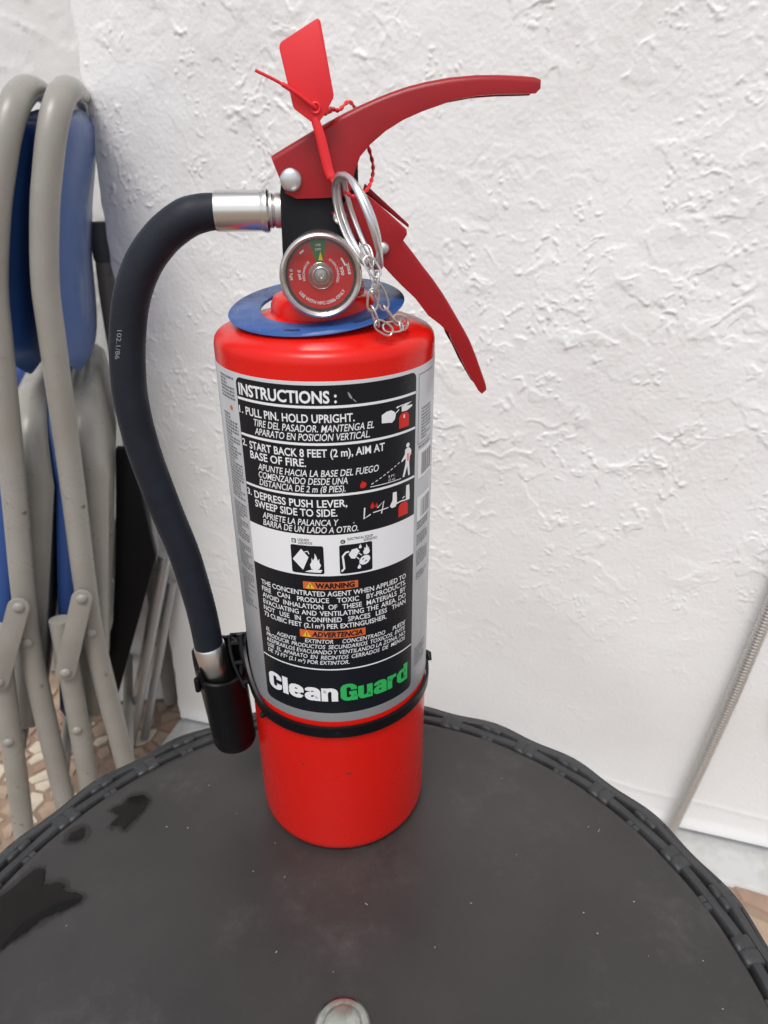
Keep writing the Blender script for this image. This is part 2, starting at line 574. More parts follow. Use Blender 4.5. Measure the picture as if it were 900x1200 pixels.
def stucco_height(ny, nx, d, seed, smooth_low=None):
    """height in metres on a grid with spacing d"""
    mm = 0.001/d
    Y, X = np.mgrid[0:ny, 0:nx].astype(float)
    wx = gfield(ny, nx, 9*mm, 9*mm, seed+1)*7*mm+gfield(ny, nx, 3.5*mm, 3.5*mm, seed+31)*2.2*mm
    wy = gfield(ny, nx, 9*mm, 9*mm, seed+2)*7*mm+gfield(ny, nx, 3.5*mm, 3.5*mm, seed+32)*2.2*mm
    def warp(f): return sample(f, Y+wy, X+wx)
    n1 = warp(gfield(ny, nx, 18*mm, 22*mm, seed+3))
    n2 = warp(gfield(ny, nx, 12*mm, 26*mm, seed+4))
    n3 = warp(gfield(ny, nx, 26*mm, 13*mm, seed+5))
    n4 = warp(gfield(ny, nx, 9*mm, 13*mm, seed+21))
    quiet = 0.45+0.55*sstep(-0.8, 0.3, gfield(ny, nx, 45*mm, 45*mm, seed+40))   # broad smoother patches
    m1 = sstep(-0.2, 0.9, gfield(ny, nx, 20*mm, 20*mm, seed+6))*quiet
    m2 = sstep(0.0, 0.9, gfield(ny, nx, 14*mm, 14*mm, seed+7))*quiet
    m3 = sstep(0.0, 0.8, gfield(ny, nx, 13*mm, 13*mm, seed+8))*quiet
    m4 = sstep(0.2, 1.0, gfield(ny, nx, 17*mm, 17*mm, seed+22))*quiet
    bead = 0.6+0.5*np.clip(gfield(ny, nx, 2.0*mm, 2.0*mm, seed+9), -1.1, 1.5)
    def ridge(n, w): return np.exp(-(n/w)**2)
    h = 0.0017*ridge(n1-0.25, 0.060)*m1*bead
    h += 0.0015*ridge(n2+0.35, 0.075)*m2*bead
    h += 0.0015*ridge(n3-0.5, 0.065)*m3*bead
    h += 0.0012*ridge(n4, 0.11)*m4*bead
    # thin plateaus with one sharp, broken edge
    h += 0.0010*sstep(0.25, 0.33, n1)*(1-sstep(0.7, 1.9, n1))*m1
    h += 0.0009*sstep(-0.35, -0.27, n2)*(1-sstep(0.1, 1.3, n2))*m2
    h += 0.0008*sstep(0.5, 0.58, n3)*(1-sstep(0.9, 2.0, n3))*m3
    # crumbs, clustered and irregular
    c = warp(gfield(ny, nx, 1.5*mm, 2.1*mm, seed+10))+0.5*gfield(ny, nx, 0.9*mm, 0.9*mm, seed+33)
    cm = sstep(0.5, 1.4, gfield(ny, nx, 13*mm, 13*mm, seed+11)+0.6*ridge(n1, 0.5)+0.5*ridge(n4, 0.5))
    h += 0.0015*sstep(0.9, 2.2, c)*cm
    # fine tooth and broad unevenness
    h += 0.00010*gfield(ny, nx, 1.1*mm, 1.1*mm, seed+12)
    h += 0.00022*gfield(ny, nx, 10*mm, 10*mm, seed+16)
    und = 0.0016*gfield(ny, nx, 60*mm, 60*mm, seed+13)
    if smooth_low is not None:
        h = h*smooth_low
    return h*0.80+und*1.1

def axis_coords(a, b, d, c, d2):
    """dense a..b step d, coarse on to c step d2"""
    A = list(np.arange(a, b, d))
    return np.array(A+list(np.arange(b, c+1e-6, d2)))

D = 0.00125
S = axis_coords(0.0, 1.0, D, 2.2, 0.02)
Z = axis_coords(ZF+0.021, 0.60, D, 1.3, 0.02)
ny, nx = int((0.60-ZF)/D)+40, int(1.0/D)+40
zz = ZF+np.arange(ny)*D
low = 0.17+0.83*sstep(-0.27, 0.10, zz)[:, None]+0*np.zeros((1, nx))
H = stucco_height(ny, nx, D, 100, low)
GS, GZ = np.meshgrid(S, Z)
HH = sample(H, (GZ-ZF)/D, GS/D)
# rounded, slightly ragged outer corner
lead = 0.0245*(GZ-ZF)*np.exp(-GS/0.25)
rag = sample(gfield(ny, nx, 5, 5, 55), (GZ-ZF)/D, np.zeros_like(GS))*0.0011+sample(gfield(ny, nx, 25, 25, 56), (GZ-ZF)/D, np.zeros_like(GS))*0.0012
SS = GS+lead+rag*np.exp(-GS/0.006)
rd = 0.0035
e = np.clip(GS, 0, rd)
HH = HH*np.clip(GS/rd, 0.25, 1)-(rd-np.sqrt(np.clip(rd*rd-(rd-e)**2, 0, None)))
# faint trowel seam lines low on the wall and a lip at its foot
HH += 0.0006*np.exp(-((GZ+0.392+0.010*np.sin(GS*9)+0.004*sample(gfield(ny, nx, 30, 30, 77), (GZ-ZF)/D, GS/D))/0.004)**2)*sstep(0.55, 0.7, GS)
HH += 0.004*sstep(-0.425, -0.447, GZ)*0.6
def grid_mesh(name, P, m):
    n_y, n_x = P.shape[:2]
    me = bpy.data.meshes.new(name)
    nv = n_y*n_x
    nf = (n_y-1)*(n_x-1)
    me.vertices.add(nv)
    me.vertices.foreach_set('co', P.reshape(-1).astype(np.float32))
    idx = np.arange(nv).reshape(n_y, n_x)
    q = np.stack([idx[:-1, :-1], idx[:-1, 1:], idx[1:, 1:], idx[1:, :-1]], -1).reshape(-1, 4)
    me.loops.add(nf*4)
    me.loops.foreach_set('vertex_index', q.reshape(-1).astype(np.int32))
    me.polygons.add(nf)
    me.polygons.foreach_set('loop_start', (np.arange(nf)*4).astype(np.int32))
    me.update(calc_edges=True)
    me.materials.append(MATS[m])
    me.shade_smooth()
    o = bpy.data.objects.new(name, me)
    COL.objects.link(o)
    return o
def to_world(s, z, h):
    return np.stack([C0.x+WD.x*s+WN.x*h, C0.y+WD.y*s+WN.y*h, z], -1)
w = grid_mesh('stucco_wall', to_world(SS, GZ, HH), 'stucco')
wall = w
tag(w, 'white trowelled stucco wall behind the fire extinguisher', 'wall')
# return face going back from the corner, and the foot of the wall
zc = np.arange(ZF, 1.3, 0.01)
dep = np.arange(0, 0.40, 0.01)
GD, GZ2 = np.meshgrid(dep, zc)
ss = 0.0245*(GZ2-ZF)+0.0015*np.sin(GZ2*60)+0.002
Pr = to_world(ss, GZ2, -GD-0.0055)[:, ::-1]
ret = grid_mesh('wall_return', Pr, 'stucco')
ret.parent = wall
# white painted strip along the foot of the wall
def wl(s, h, z): return (C0.x+WD.x*s+WN.x*h, C0.y+WD.y*s+WN.y*h, z)
Vs, Fs = [], []
NB = 60
for i in range(NB+1):
    s = -0.004+1.6*i/NB
    wv = 0.002*math.sin(i*1.7)+0.002*math.sin(i*0.61)
    for (h, z) in ((-0.05, ZF), (0.062+wv, ZF), (0.059+wv, ZF+0.005), (0.054+wv, ZF+0.007), (-0.05, ZF+0.0085)):
        Vs.append(wl(s, h, z))
for i in range(NB):
    for j in range(4):
        Fs.append((i*5+j, i*5+j+1, i*5+6+j, i*5+5+j))
Fs.append((0, 1, 2, 3, 4)[::-1])
tag(mesh_obj('skirting', Vs, Fs, 'kerb_paint', wall), 'low white painted strip at the foot of the wall')

# ---- recess back wall
D2 = 0.004
n2y, n2x = int(1.9/D2), int(1.5/D2)
H2 = stucco_height(n2y, n2x, D2, 400)
Y2, X2 = np.mgrid[0:n2y, 0:n2x]
B0 = Vector((-1.20, 0.640, 0))
BD2, BN2 = Vector((0.96, 0.28, 0)), Vector((0.28, -0.96, 0))
s2 = X2*D2
P2 = np.stack([B0.x+BD2.x*s2+BN2.x*H2, B0.y+BD2.y*s2+BN2.y*H2, ZF+Y2*D2], -1)
bw = grid_mesh('recess_wall', P2, 'stucco')
tag(bw, 'set-back white stucco wall behind the folding chairs', 'wall')
# low white plinth at the foot of the recess
pl_ = bevel_mesh('plinth', *box(-0.40, -0.16, 0.635, 0.72, ZF, ZF+0.20), 'stucco', None, 0.004, 2)
tag(pl_, 'low white plinth on the floor behind the wall corner', 'plinth')

# ================================================================== TABLE
TC = Vector((-0.0085, -0.1555, 0))
table = empty('side_table', 'round dark grey plastic side table with woven-look rim', 'table', (TC.x, TC.y, ZF))
TZ = -ZF     # local height of the table top
def ring_strip(prof, n=360, f=None):
    """lathe with per-angle radius/height modulation"""
    V, Fc = [], []
    for i in range(n):
        a = 2*math.pi*i/n
        for k, (r, z) in enumerate(prof):
            if f: r, z = f(a, k, r, z)
            V.append((r*math.cos(a), r*math.sin(a), z))
    m = len(prof)
    for i in range(n):
        i2 = (i+1) % n
        for k in range(m-1):
            Fc.append((i*m+k, i2*m+k, i2*m+k+1, i*m+k+1)[::-1])
    return V, Fc
# flat top
prof = [(0.0, TZ)]
V, Fc = lathe([(0.0001, TZ), (0.10, TZ), (0.19, TZ), (0.2135, TZ), (0.2155, TZ+0.0006), (0.2190, TZ+0.0007), (0.2202, TZ), (0.2204, TZ-0.002), (0.2204, TZ-0.014), (0.05, TZ-0.014)], 200)
mesh_obj('tabletop', V, [f[::-1] for f in Fc], 'table_plastic', table, ang=60)
# groove under the rim strands
V, Fc = lathe([(0.2190, TZ-0.0085), (0.2345, TZ-0.0095), (0.2402, TZ-0.0125), (0.2402, TZ-0.030), (0.2190, TZ-0.030)], 200, closed=True)
mesh_obj('rim_base', V, [f[::-1] for f in Fc], 'groove_dark', table)
A_IN = R(65.8)
STEP = R(360/24)
def wave(a, ph): return math.cos((a-A_IN-ph)*24)
def strand1(a, k, r, z): return r, z+0.0004*(wave(a, 0))*(0.3 if k in (0, 5) else 1)
def strand2(a, k, r, z): return r+0.0009*wave(a, STEP/2), z+0.0004*wave(a, STEP/2)*(0.3 if k in (0, 5) else 1)
def strand3(a, k, r, z): return r+0.0023*wave(a, STEP/2)+(0.0008*wave(a, 0)), z
p1 = [(0.2229, TZ-0.007), (0.2231, TZ-0.0006), (0.2243, TZ+0.0008), (0.2287, TZ+0.0006), (0.2299, TZ-0.0008), (0.2301, TZ-0.007)]
p2 = [(0.2327, TZ-0.008), (0.2329, TZ-0.0012), (0.2341, TZ-0.0002), (0.2386, TZ-0.0014), (0.2398, TZ-0.0030), (0.2400, TZ-0.010)]
p3 = [(0.2402, TZ-0.0105), (0.2416, TZ-0.0050), (0.2436, TZ-0.0050), (0.2448, TZ-0.0075), (0.2440, TZ-0.016), (0.2420, TZ-0.030)]
for pr, f in ((p1, strand1), (p2, strand2), (p3, strand3)):
    V, Fc = ring_strip(pr, 480, f)
    mesh_obj('rim_strand', V, Fc, 'rim_plastic', table, ang=50)
def band_mesh(r0, r1, z0, z1, half, lift):
    """cross band of the weave, bent over a strand; local x radial, y tangential, two ribs"""
    V, Fc = [], []
    US = [0, 0.02, 0.08, 0.3, 0.5, 0.7, 0.92, 0.98, 1.0]
    UL = [-4.0, 0.2, 0.85, 1, 1, 1, 0.85, 0.2, -4.0]
    TS = [-1.0, -0.97, -0.90, -0.5, -0.10, -0.04, 0.04, 0.10, 0.5, 0.90, 0.97, 1.0]
    TL = [-0.004, -0.0006, 0, 0.0002, 0, -0.0007, -0.0007, 0, 0.0002, 0, -0.0006, -0.004]
    nt = len(TS)
    for u, ul in zip(US, UL):
        r = r0+(r1-r0)*u
        for t, tl in zip(TS, TL):
            V.append((r, t*half*r/r0, z0+(z1-z0)*u+lift*ul+tl))
    for i in range(len(US)-1):
        for j in range(nt-1):
            Fc.append((i*nt+j, (i+1)*nt+j, (i+1)*nt+j+1, i*nt+j+1))
    return V, Fc
def band_proto(name, *a):
    V, Fc = band_mesh(*a)
    me = bpy.data.meshes.new(name)
    me.from_pydata(V, [], Fc)
    me.materials.append(MATS['rim_plastic'])
    me.shade_smooth()
    me.set_sharp_from_angle(angle=R(50))
    return me
b_in = band_proto('inner_band', 0.2206, 0.2322, TZ+0.0004, TZ-0.0002, 0.0078, 0.0013)
b_out = band_proto('outer_band', 0.2306, 0.2440, TZ-0.0002, TZ-0.0052, 0.0080, 0.0016)
b_nub = band_proto('nub', 0.2198, 0.2240, TZ-0.0006, TZ-0.0006, 0.0046, 0.0008)
for k in range(24):
    for me, ph in ((b_in, 0), (b_out, STEP/2), (b_nub, STEP/2)):
        o = bpy.data.objects.new('rim_band', me)
        COL.objects.link(o)
        o.parent = table
        o.rotation_euler = (0, 0, A_IN+ph+k*STEP+random.uniform(-.004, .004))
# legs (under the top)
for k in range(4):
    a = R(45+90*k)
    P0 = Vector((0.17*math.cos(a), 0.17*math.sin(a), TZ-0.013))
    P1 = Vector((0.155*math.cos(a), 0.155*math.sin(a), 0))
    mesh_obj('leg', *tube([P1, P1.lerp(P0, 0.5), P0], [0.014, 0.017, 0.020], 16), 'rim_plastic', table)
# clear cap over the parasol hole
cap = empty('hole_cap', 'clear round plastic cap over the hole in the tabletop', 'cap', (-0.0058, -0.1518, 0.0003))
V, Fc = lathe([(0.0140, 0.0), (0.0140, 0.0012), (0.0130, 0.0020), (0.0098, 0.0023), (0.0092, 0.0034), (0.006, 0.0046), (0.0001, 0.0050)], 64)
mesh_obj('dome', V, Fc, 'clear_plastic', cap)
V, Fc = lathe([(0.0132, 0.0002), (0.0132, 0.0005), (0.0094, 0.0006), (0.0090, 0.0016), (0.006, 0.0024), (0.0001, 0.0027)], 48)
mesh_obj('insert', V, Fc, 'cap_white', cap)

# spilled water and crumbs on the table top
PUD = [
 [(-0.1931,-0.0956),(-0.2039,-0.0682),(-0.199,-0.0597),(-0.1923,-0.051),(-0.1843,-0.0498),(-0.1827,-0.0593),(-0.1719,-0.0593),(-0.1676,-0.0652),(-0.1567,-0.0688),(-0.1584,-0.0739),(-0.1682,-0.0782),(-0.1763,-0.0826),(-0.1819,-0.0886),(-0.188,-0.0929)],
 [(-0.1783,-0.0284),(-0.1739,-0.0224),(-0.1687,-0.0218),(-0.1686,-0.0282),(-0.1751,-0.0303)],
 [(-0.153,-0.0199),(-0.15,-0.0135),(-0.155,-0.0086),(-0.1495,-0.0045),(-0.1461,0.0011),(-0.1357,0.0009),(-0.133,-0.0071),(-0.1378,-0.0146),(-0.1429,-0.024),(-0.1471,-0.0215)]]
PLB = ['large dark water puddle at the left edge of the tabletop', 'smallest water spot beside the woven table rim', 'fish-shaped water spot on the tabletop near the hose cup']
def wet_mat():
    m = bpy.data.materials.new('wet_patch')
    m.use_nodes = True
    t = m.node_tree
    b = t.nodes['Principled BSDF']
    b.inputs['Base Color'].default_value = (0.0085, 0.0078, 0.0072, 1)
    b.inputs['Roughness'].default_value = 0.14
    b.inputs['Specular IOR Level'].default_value = 0.20
    at = t.nodes.new('ShaderNodeAttribute')
    at.attribute_name = 'wet'
    tc = t.nodes.new('ShaderNodeTexCoord')
    n = t.nodes.new('ShaderNodeTexNoise')
    n.inputs['Scale'].default_value = 170
    n.inputs['Detail'].default_value = 4
    t.links.new(tc.outputs['Object'], n.inputs['Vector'])
    def mth(op, a, c):
        k = t.nodes.new('ShaderNodeMath')
        k.operation = op
        for q, v in enumerate((a, c)):
            if isinstance(v, float): k.inputs[q].default_value = v
            else: t.links.new(v, k.inputs[q])
        return k.outputs[0]
    v = mth('ADD', at.outputs['Fac'], mth('MULTIPLY', mth('SUBTRACT', n.outputs[0], 0.5), 0.9))
    def rng_(lo, hi):
        r_ = t.nodes.new('ShaderNodeMapRange')
        r_.interpolation_type = 'SMOOTHSTEP'
        r_.inputs[1].default_value = lo
        r_.inputs[2].default_value = hi
        t.links.new(v, r_.inputs[0])
        return r_.outputs[0]
    # damp margin is a faint veil, the pool itself nearly solid
    t.links.new(mth('ADD', mth('MULTIPLY', rng_(0.10, 0.30), 0.22), mth('MULTIPLY', rng_(0.50, 0.60), 0.66)), b.inputs['Alpha'])
    MATS['wet_patch'] = m
wet_mat()
def blob(poly, name, m, z, seed=0):
    n = len(poly)
    cx = sum(p[0] for p in poly)/n
    cy = sum(p[1] for p in poly)/n
    P = [Vector((x-cx, y-cy, 0)) for x, y in poly]
    out = []
    for i in range(n):
        a, b, c, d = P[i-1], P[i], P[(i+1) % n], P[(i+2) % n]
        for k in range(6):
            u = k/6
            out.append(0.5*((2*b)+(c-a)*u+(2*a-5*b+4*c-d)*u*u+(3*b-a-3*c+d)*u**3))
    k = len(out)
    rings = []
    for g, w_, h_ in ((0.0055, 0.0, 0.00002), (0.0028, 0.28, 0.00006), (0.0, 0.55, 0.00012), (-0.0022, 0.95, 0.00040), (None, 1.2, 0.00042)):
        if g is None: rings.append(([p*0.35 for p in out], w_, h_))
        elif g < 0: rings.append(([p*max(0.4, 1+g/max(p.length, 1e-4)) for p in out], w_, h_))
        else: rings.append(([p+p.normalized()*g for p in out], w_, h_))
    V = [(p.x, p.y, h_) for ps, w_, h_ in rings for p in ps]
    W = [w_ for ps, w_, h_ in rings for p in ps]
    Fc = []
    for r_ in range(4):
        for i in range(k):
            i2 = (i+1) % k
            Fc.append((r_*k+i, r_*k+i2, (r_+1)*k+i2, (r_+1)*k+i))
    Fc.append(tuple(4*k+i for i in range(k)))
    o = mesh_obj(name, V, Fc, m, None, ang=80, loc=(cx, cy, z))
    at = o.data.attributes.new('wet', 'FLOAT', 'POINT')
    at.data.foreach_set('value', W)
    return o
for i, pd in enumerate(PUD):
    tag(blob(pd, 'water_puddle', 'wet_patch', 0.0007, i), PLB[i], 'puddle', 'water spilled on the table')
SV, SF = [], []
for i in range(60):
    r_ = 0.212*math.sqrt(random.random())
    a = random.uniform(0, 2*math.pi)
    x, y = r_*math.cos(a), r_*math.sin(a)
    if (x+TC.x)**2+(y+TC.y)**2 < 0.058**2: continue
    l = random.uniform(0.00018, 0.0006)*(2.4 if random.random() < 0.08 else 1)
    wdt = random.uniform(0.00012, 0.0003)
    t = random.uniform(0, math.pi)
    b_ = box(-l, l, -wdt, wdt, 0, 0.0003)
    vv = [(x+p[0]*math.cos(t)-p[1]*math.sin(t), y+p[0]*math.sin(t)+p[1]*math.cos(t), p[2]) for p in b_[0]]
    SV, SF = join((SV, SF), (vv, b_[1]))
o = mesh_obj('crumbs', SV, SF, 'dust', None, smooth=False, loc=(TC.x, TC.y, 0.0005))
tag(o, 'tiny pale crumbs and specks scattered over the dark tabletop', 'crumbs', kind='stuff')

# ================================================================== FIRE EXTINGUISHER
ext = empty('fire_extinguisher', 'red fire extinguisher with black instruction label standing on the table', 'fire extinguisher', (0, 0, 0))
Z0 = 0.0007
RB = 0.054
prof = [(0.0001, Z0+0.004), (0.040, Z0+0.003), (0.0475, Z0), (0.0495, Z0), (0.0518, Z0+0.0011), (0.0533, Z0+0.0034), (0.0540, Z0+0.0075), (0.0540, 0.10),
        (0.0540, 0.20), (0.0540, 0.3086), (0.05385, 0.3102), (0.0534, 0.3119), (0.0525, 0.3133), (0.0512, 0.3144), (0.0494, 0.3153), (0.0450, 0.3170), (0.0400, 0.3186), (0.034, 0.3202), (0.028, 0.3215), (0.0255, 0.3221), (0.0001, 0.3225)]
V, Fc = lathe(prof, 128)
mesh_obj('body', V, Fc, 'red_paint', ext, ang=60)
# neck boss with pressed flats
V, Fc = lathe([(0.0258, 0.3212), (0.0254, 0.3262), (0.0238, 0.3294), (0.0215, 0.3306), (0.0200, 0.3308)], 64)
nb = mesh_obj('neck', V, Fc, 'red_paint', ext)
V, Fc = lathe([(0.0198, 0.3285), (0.0200, 0.3352), (0.0185, 0.3375), (0.012, 0.338)], 6)
bevel_mesh('neck_nut', V, Fc, 'red_paint', nb, 0.0012, 3)

# blue collar ring, tilted on the shoulder
V, Fc = lathe([(0.0270, 0.0), (0.0274, 0.0013), (0.0415, 0.0013), (0.0423, 0.0007), (0.0415, -0.0001), (0.0277, -0.0002)], 96, closed=True)
ringM = Matrix.Translation((-0.0035, -0.001, 0.3246)) @ Matrix.Rotation(R(-4.2), 4, 'Y') @ Matrix.Rotation(R(7.6), 4, 'X')
ringo = mesh_obj('collar_ring', [ringM @ Vector(v) for v in V], Fc, 'blue_ring', ext, ang=50)
ringo['label'] = 'flat blue plastic collar ring with water drops'
# punched marks on the collar, front side
RV, RF = [], []
for (a0, txt_) in ((-62, 1), (-112, 0)):
    for k in range(9 if txt_ else 5):
        a = R(a0+k*2.1)
        b_ = box(-0.0007, 0.0007, -0.0012*(0.5+random.random()*0.5), 0.0012, 0, 0.00015)
        m_ = ringM @ Matrix.Rotation(a+R(90), 4, 'Z') @ Matrix.Translation((0, -0.0365, 0.00135))
        RV, RF = join((RV, RF), ([m_ @ Vector(v) for v in b_[0]], b_[1]))
tag(mesh_obj('punch_marks', RV, RF, 'ring_mark', ringo, smooth=False), kind='stuff')
DV, DF = [], []
for k in range(34):
    a = random.uniform(R(150), R(345))
    r_ = random.uniform(0.0275, 0.0405)
    s = random.uniform(0.0002, 0.0005)
    dv, df = lathe([(s, 0), (s*0.85, s*0.35), (s*0.45, s*0.6), (s*0.02, s*0.68)], 8)
    m_ = ringM @ Matrix.Translation((r_*math.cos(a), r_*math.sin(a), 0.00132))
    DV, DF = join((DV, DF), ([m_ @ Vector(v) for v in dv], df))
tag(mesh_obj('water_drops', DV, DF, 'drop_water', ringo), kind='stuff')

# ---- label
def wrap(u, v, r): return (r*math.sin(u/r), -r*math.cos(u/r), v)
def wrap_grid(u0, u1, v0, v1, r, n=None, rc=0.0):
    """rounded rectangle patch wrapped on the cylinder"""
    n = n or max(2, int((u1-u0)/0.0015))
    V, Fc = [], []
    for i in range(n+1):
        # denser near ends for corner rounding
        t = 0.5-0.5*math.cos(math.pi*i/n) if rc > 0 else i/n
        u = u0+(u1-u0)*t
        ins = 0.0
        if rc > 0:
            e_ = min(u-u0, u1-u)
            if e_ < rc: ins = rc-math.sqrt(max(0, rc*rc-(rc-e_)**2))
        V += [wrap(u, v0+ins, r), wrap(u, v1-ins, r)]
    for i in range(n):
        Fc.append((2*i, 2*i+2, 2*i+3, 2*i+1))
    return V, Fc
def wrap2d(vf, r, step=0.0016):
    """slice a flat drawing into narrow upright strips, then bend it round the cylinder"""
    V_, F_ = vf
    us = [v[0] for v in V_]
    u0, u1 = min(us), max(us)
    if max(max(V_[i][0] for i in f)-min(V_[i][0] for i in f) for f in F_) > step:
        bm = bmesh.new()
        vs_ = [bm.verts.new((u, v, 0)) for u, v in V_]
        for f in F_:
            try: bm.faces.new([vs_[i] for i in f])
            except ValueError: pass
        x = u0+step*0.5
        while x < u1:
            bmesh.ops.bisect_plane(bm, geom=bm.verts[:]+bm.edges[:]+bm.faces[:], plane_co=(x, 0, 0), plane_no=(1, 0, 0))
            x += step
        bm.verts.index_update()
        V_ = [(v.co.x, v.co.y) for v in bm.verts]
        F_ = [tuple(v.index for v in f.verts) for f in bm.faces]
        bm.free()
    return [wrap(u, v, r) for u, v in V_], F_
LZ0, LZ1 = 0.1093, 0.3024
V, Fc = lathe([(0.05402, LZ0), (0.05418, LZ0+0.0002), (0.05418, LZ1-0.0002), (0.05402, LZ1)], 160)
label = mesh_obj('label', V, Fc[:-2], 'label_silver', ext, ang=60)
label['label'] = 'silver wrap-around label with black instruction panel'
R1, R2_, R3, R4 = 0.05428, 0.05436, 0.05444, 0.05452
mm = 0.001
BU0, BU1 = -46.6*mm, 46.3*mm
mesh_obj('black_panel', *wrap_grid(BU0, BU1, 0.1158, 0.3008, R1, 90, 0.0035), 'print_black', label)
mesh_obj('white_band', *wrap_grid(BU0, BU1, 0.2046, 0.2276, R2_), 'print_white', label)
rules = [wrap_grid(BU0+0.0003, BU1-0.0003, z-0.0006, z+0.0006, R2_) for z in (0.2911, 0.2738, 0.2486)]
rules.append(wrap_grid(BU0+0.0003, BU1-0.0003, 0.1458, 0.1466, R2_))
for rl in rules: mesh_obj('divider_line', *rl, 'print_white', label)

def lines_obj(name, items, m, r=R3, stuff=False):
    if stuff:
        return tag(mesh_obj(name, *wrap2d(join2(*items), r), m, label, smooth=False), kind='stuff')
    for it_ in items:
        mesh_obj(name, *wrap2d(it_, r), m, label, smooth=False)
BO = 0.018
lines_obj('heading_text', [place_text('INSTRUCTIONS :', -44.8*mm, 3.8*mm, 0.2928, 0.0056, 0.028)], 'print_white')
EN = [('1.', -46.0, -43.2, 284.2, 3.4), ('PULL PIN. HOLD UPRIGHT.', -41.3, 11.5, 283.9, 3.9),
      ('2.', -46.0, -42.8, 268.2, 3.4), ('START BACK 8 FEET (2 m), AIM AT', -40.9, 26.1, 267.6, 3.9), ('BASE OF FIRE.', -41.0, -11.2, 262.8, 3.9),
      ('3.', -46.0, -42.8, 242.8, 3.4), ('DEPRESS PUSH LEVER,', -40.9, 7.0, 242.3, 3.9), ('SWEEP SIDE TO SIDE.', -40.9, 2.2, 237.5, 3.9)]
lines_obj('english_text_line', [place_text(s, a*mm, b*mm, z*mm, c*mm, BO) for s, a, b, z, c in EN], 'print_white')
ES = [('TIRE DEL PASADOR. MANTENGA EL', -36.6, 20.6, 279.6, 3.3), ('APARATO EN POSICIÓN VERTICAL.', -36.6, 18.6, 275.5, 3.3),
      ('APUNTE HACIA LA BASE DEL FUEGO', -36.6, 22.9, 258.0, 3.3), ('COMENZANDO DESDE UNA', -36.6, 7.5, 254.0, 3.3), ('DISTANCIA DE 2 m (8 PIES).', -36.6, 6.4, 250.1, 3.3),
      ('APRIETE LA PALANCA Y', -36.6, 2.7, 232.6, 3.3), ('BARRA DE UN LADO A OTRO.', -36.6, 12.0, 228.7, 3.3)]
lines_obj('spanish_text_line', [place_text(s, a*mm, b*mm, z*mm, c*mm, 0.009, 0.22) for s, a, b, z, c in ES], 'print_white')
WT = ['THE CONCENTRATED AGENT WHEN APPLIED TO', 'FIRE CAN PRODUCE TOXIC BY-PRODUCTS.', 'AVOID INHALATION OF THESE MATERIALS BY',
      'EVACUATING AND VENTILATING THE AREA. DO', 'NOT USE IN CONFINED SPACES LESS THAN', '73 CUBIC FEET (2.1 m³) PER EXTINGUISHER.']
it = []
cw = fit_cond(WT[:5], 82.2*mm, 2.9*mm, 0.012, 0)
for i, s in enumerate(WT):
    x1 = 40.2 if i < 5 else 31.0
    it.append(justified(s, -42.0*mm, x1*mm, (192.7-i*3.95)*mm, 2.9*mm, 0.012, 0, cw, i < 5))
lines_obj('warning_text_line', it, 'print_white')
AT = ['EL AGENTE EXTINTOR CONCENTRADO PUEDE', 'PRODUCIR PRODUCTOS SECUNDARIOS TOXICOS. EVITE', 'RESPIRARLOS EVACUANDO Y VENTILANDO LA ZONA. NO',
      'USE EL APARATO EN RECINTOS CERRADOS DE MENOS', 'DE 73 FT³ (2.1 m³) POR EXTINTOR.']
it = []
cw = fit_cond(AT[:4], 82.2*mm, 2.5*mm, 0.008, 0.2)
for i, s in enumerate(AT):
    x1 = 40.2 if i < 4 else 5.0
    it.append(justified(s, -42.0*mm, x1*mm, (163.4-i*3.45)*mm, 2.5*mm, 0.008, 0.2, cw, i < 4))
lines_obj('advertencia_text_line', it, 'print_white')
# signal word boxes
for g_ in (wrap_grid(-16.4*mm, 11.3*mm, 0.1967, 0.2010, R2_), wrap_grid(-19.9*mm, 14.7*mm, 0.1667, 0.1714, R2_)): mesh_obj('signal_box', *g_, 'print_orange', label)
lines_obj('signal_word', [place_text('WARNING', -10.2*mm, 9.6*mm, 0.1973, 0.0032, 0.05), place_text('ADVERTENCIA', -13.6*mm, 13.2*mm, 0.1674, 0.0033, 0.04, 0.2)], 'print_black')
def tri(cx, z0, w_, h_): return [(cx-w_, z0), (cx+w_, z0), (cx, z0+h_)], [(0, 1, 2)]
lines_obj('signal_triangle', [tri(-12.8*mm, 0.1971, 0.0023, 0.0036), tri(-16.2*mm, 0.1671, 0.0023, 0.0039)], 'print_yellow')
lines_obj('signal_mark', [place_text('!', -13.05*mm, -12.55*mm, 0.1975, 0.0022, 0.03), place_text('!', -16.45*mm, -15.95*mm, 0.1675, 0.0024, 0.03)], 'print_black', R4)
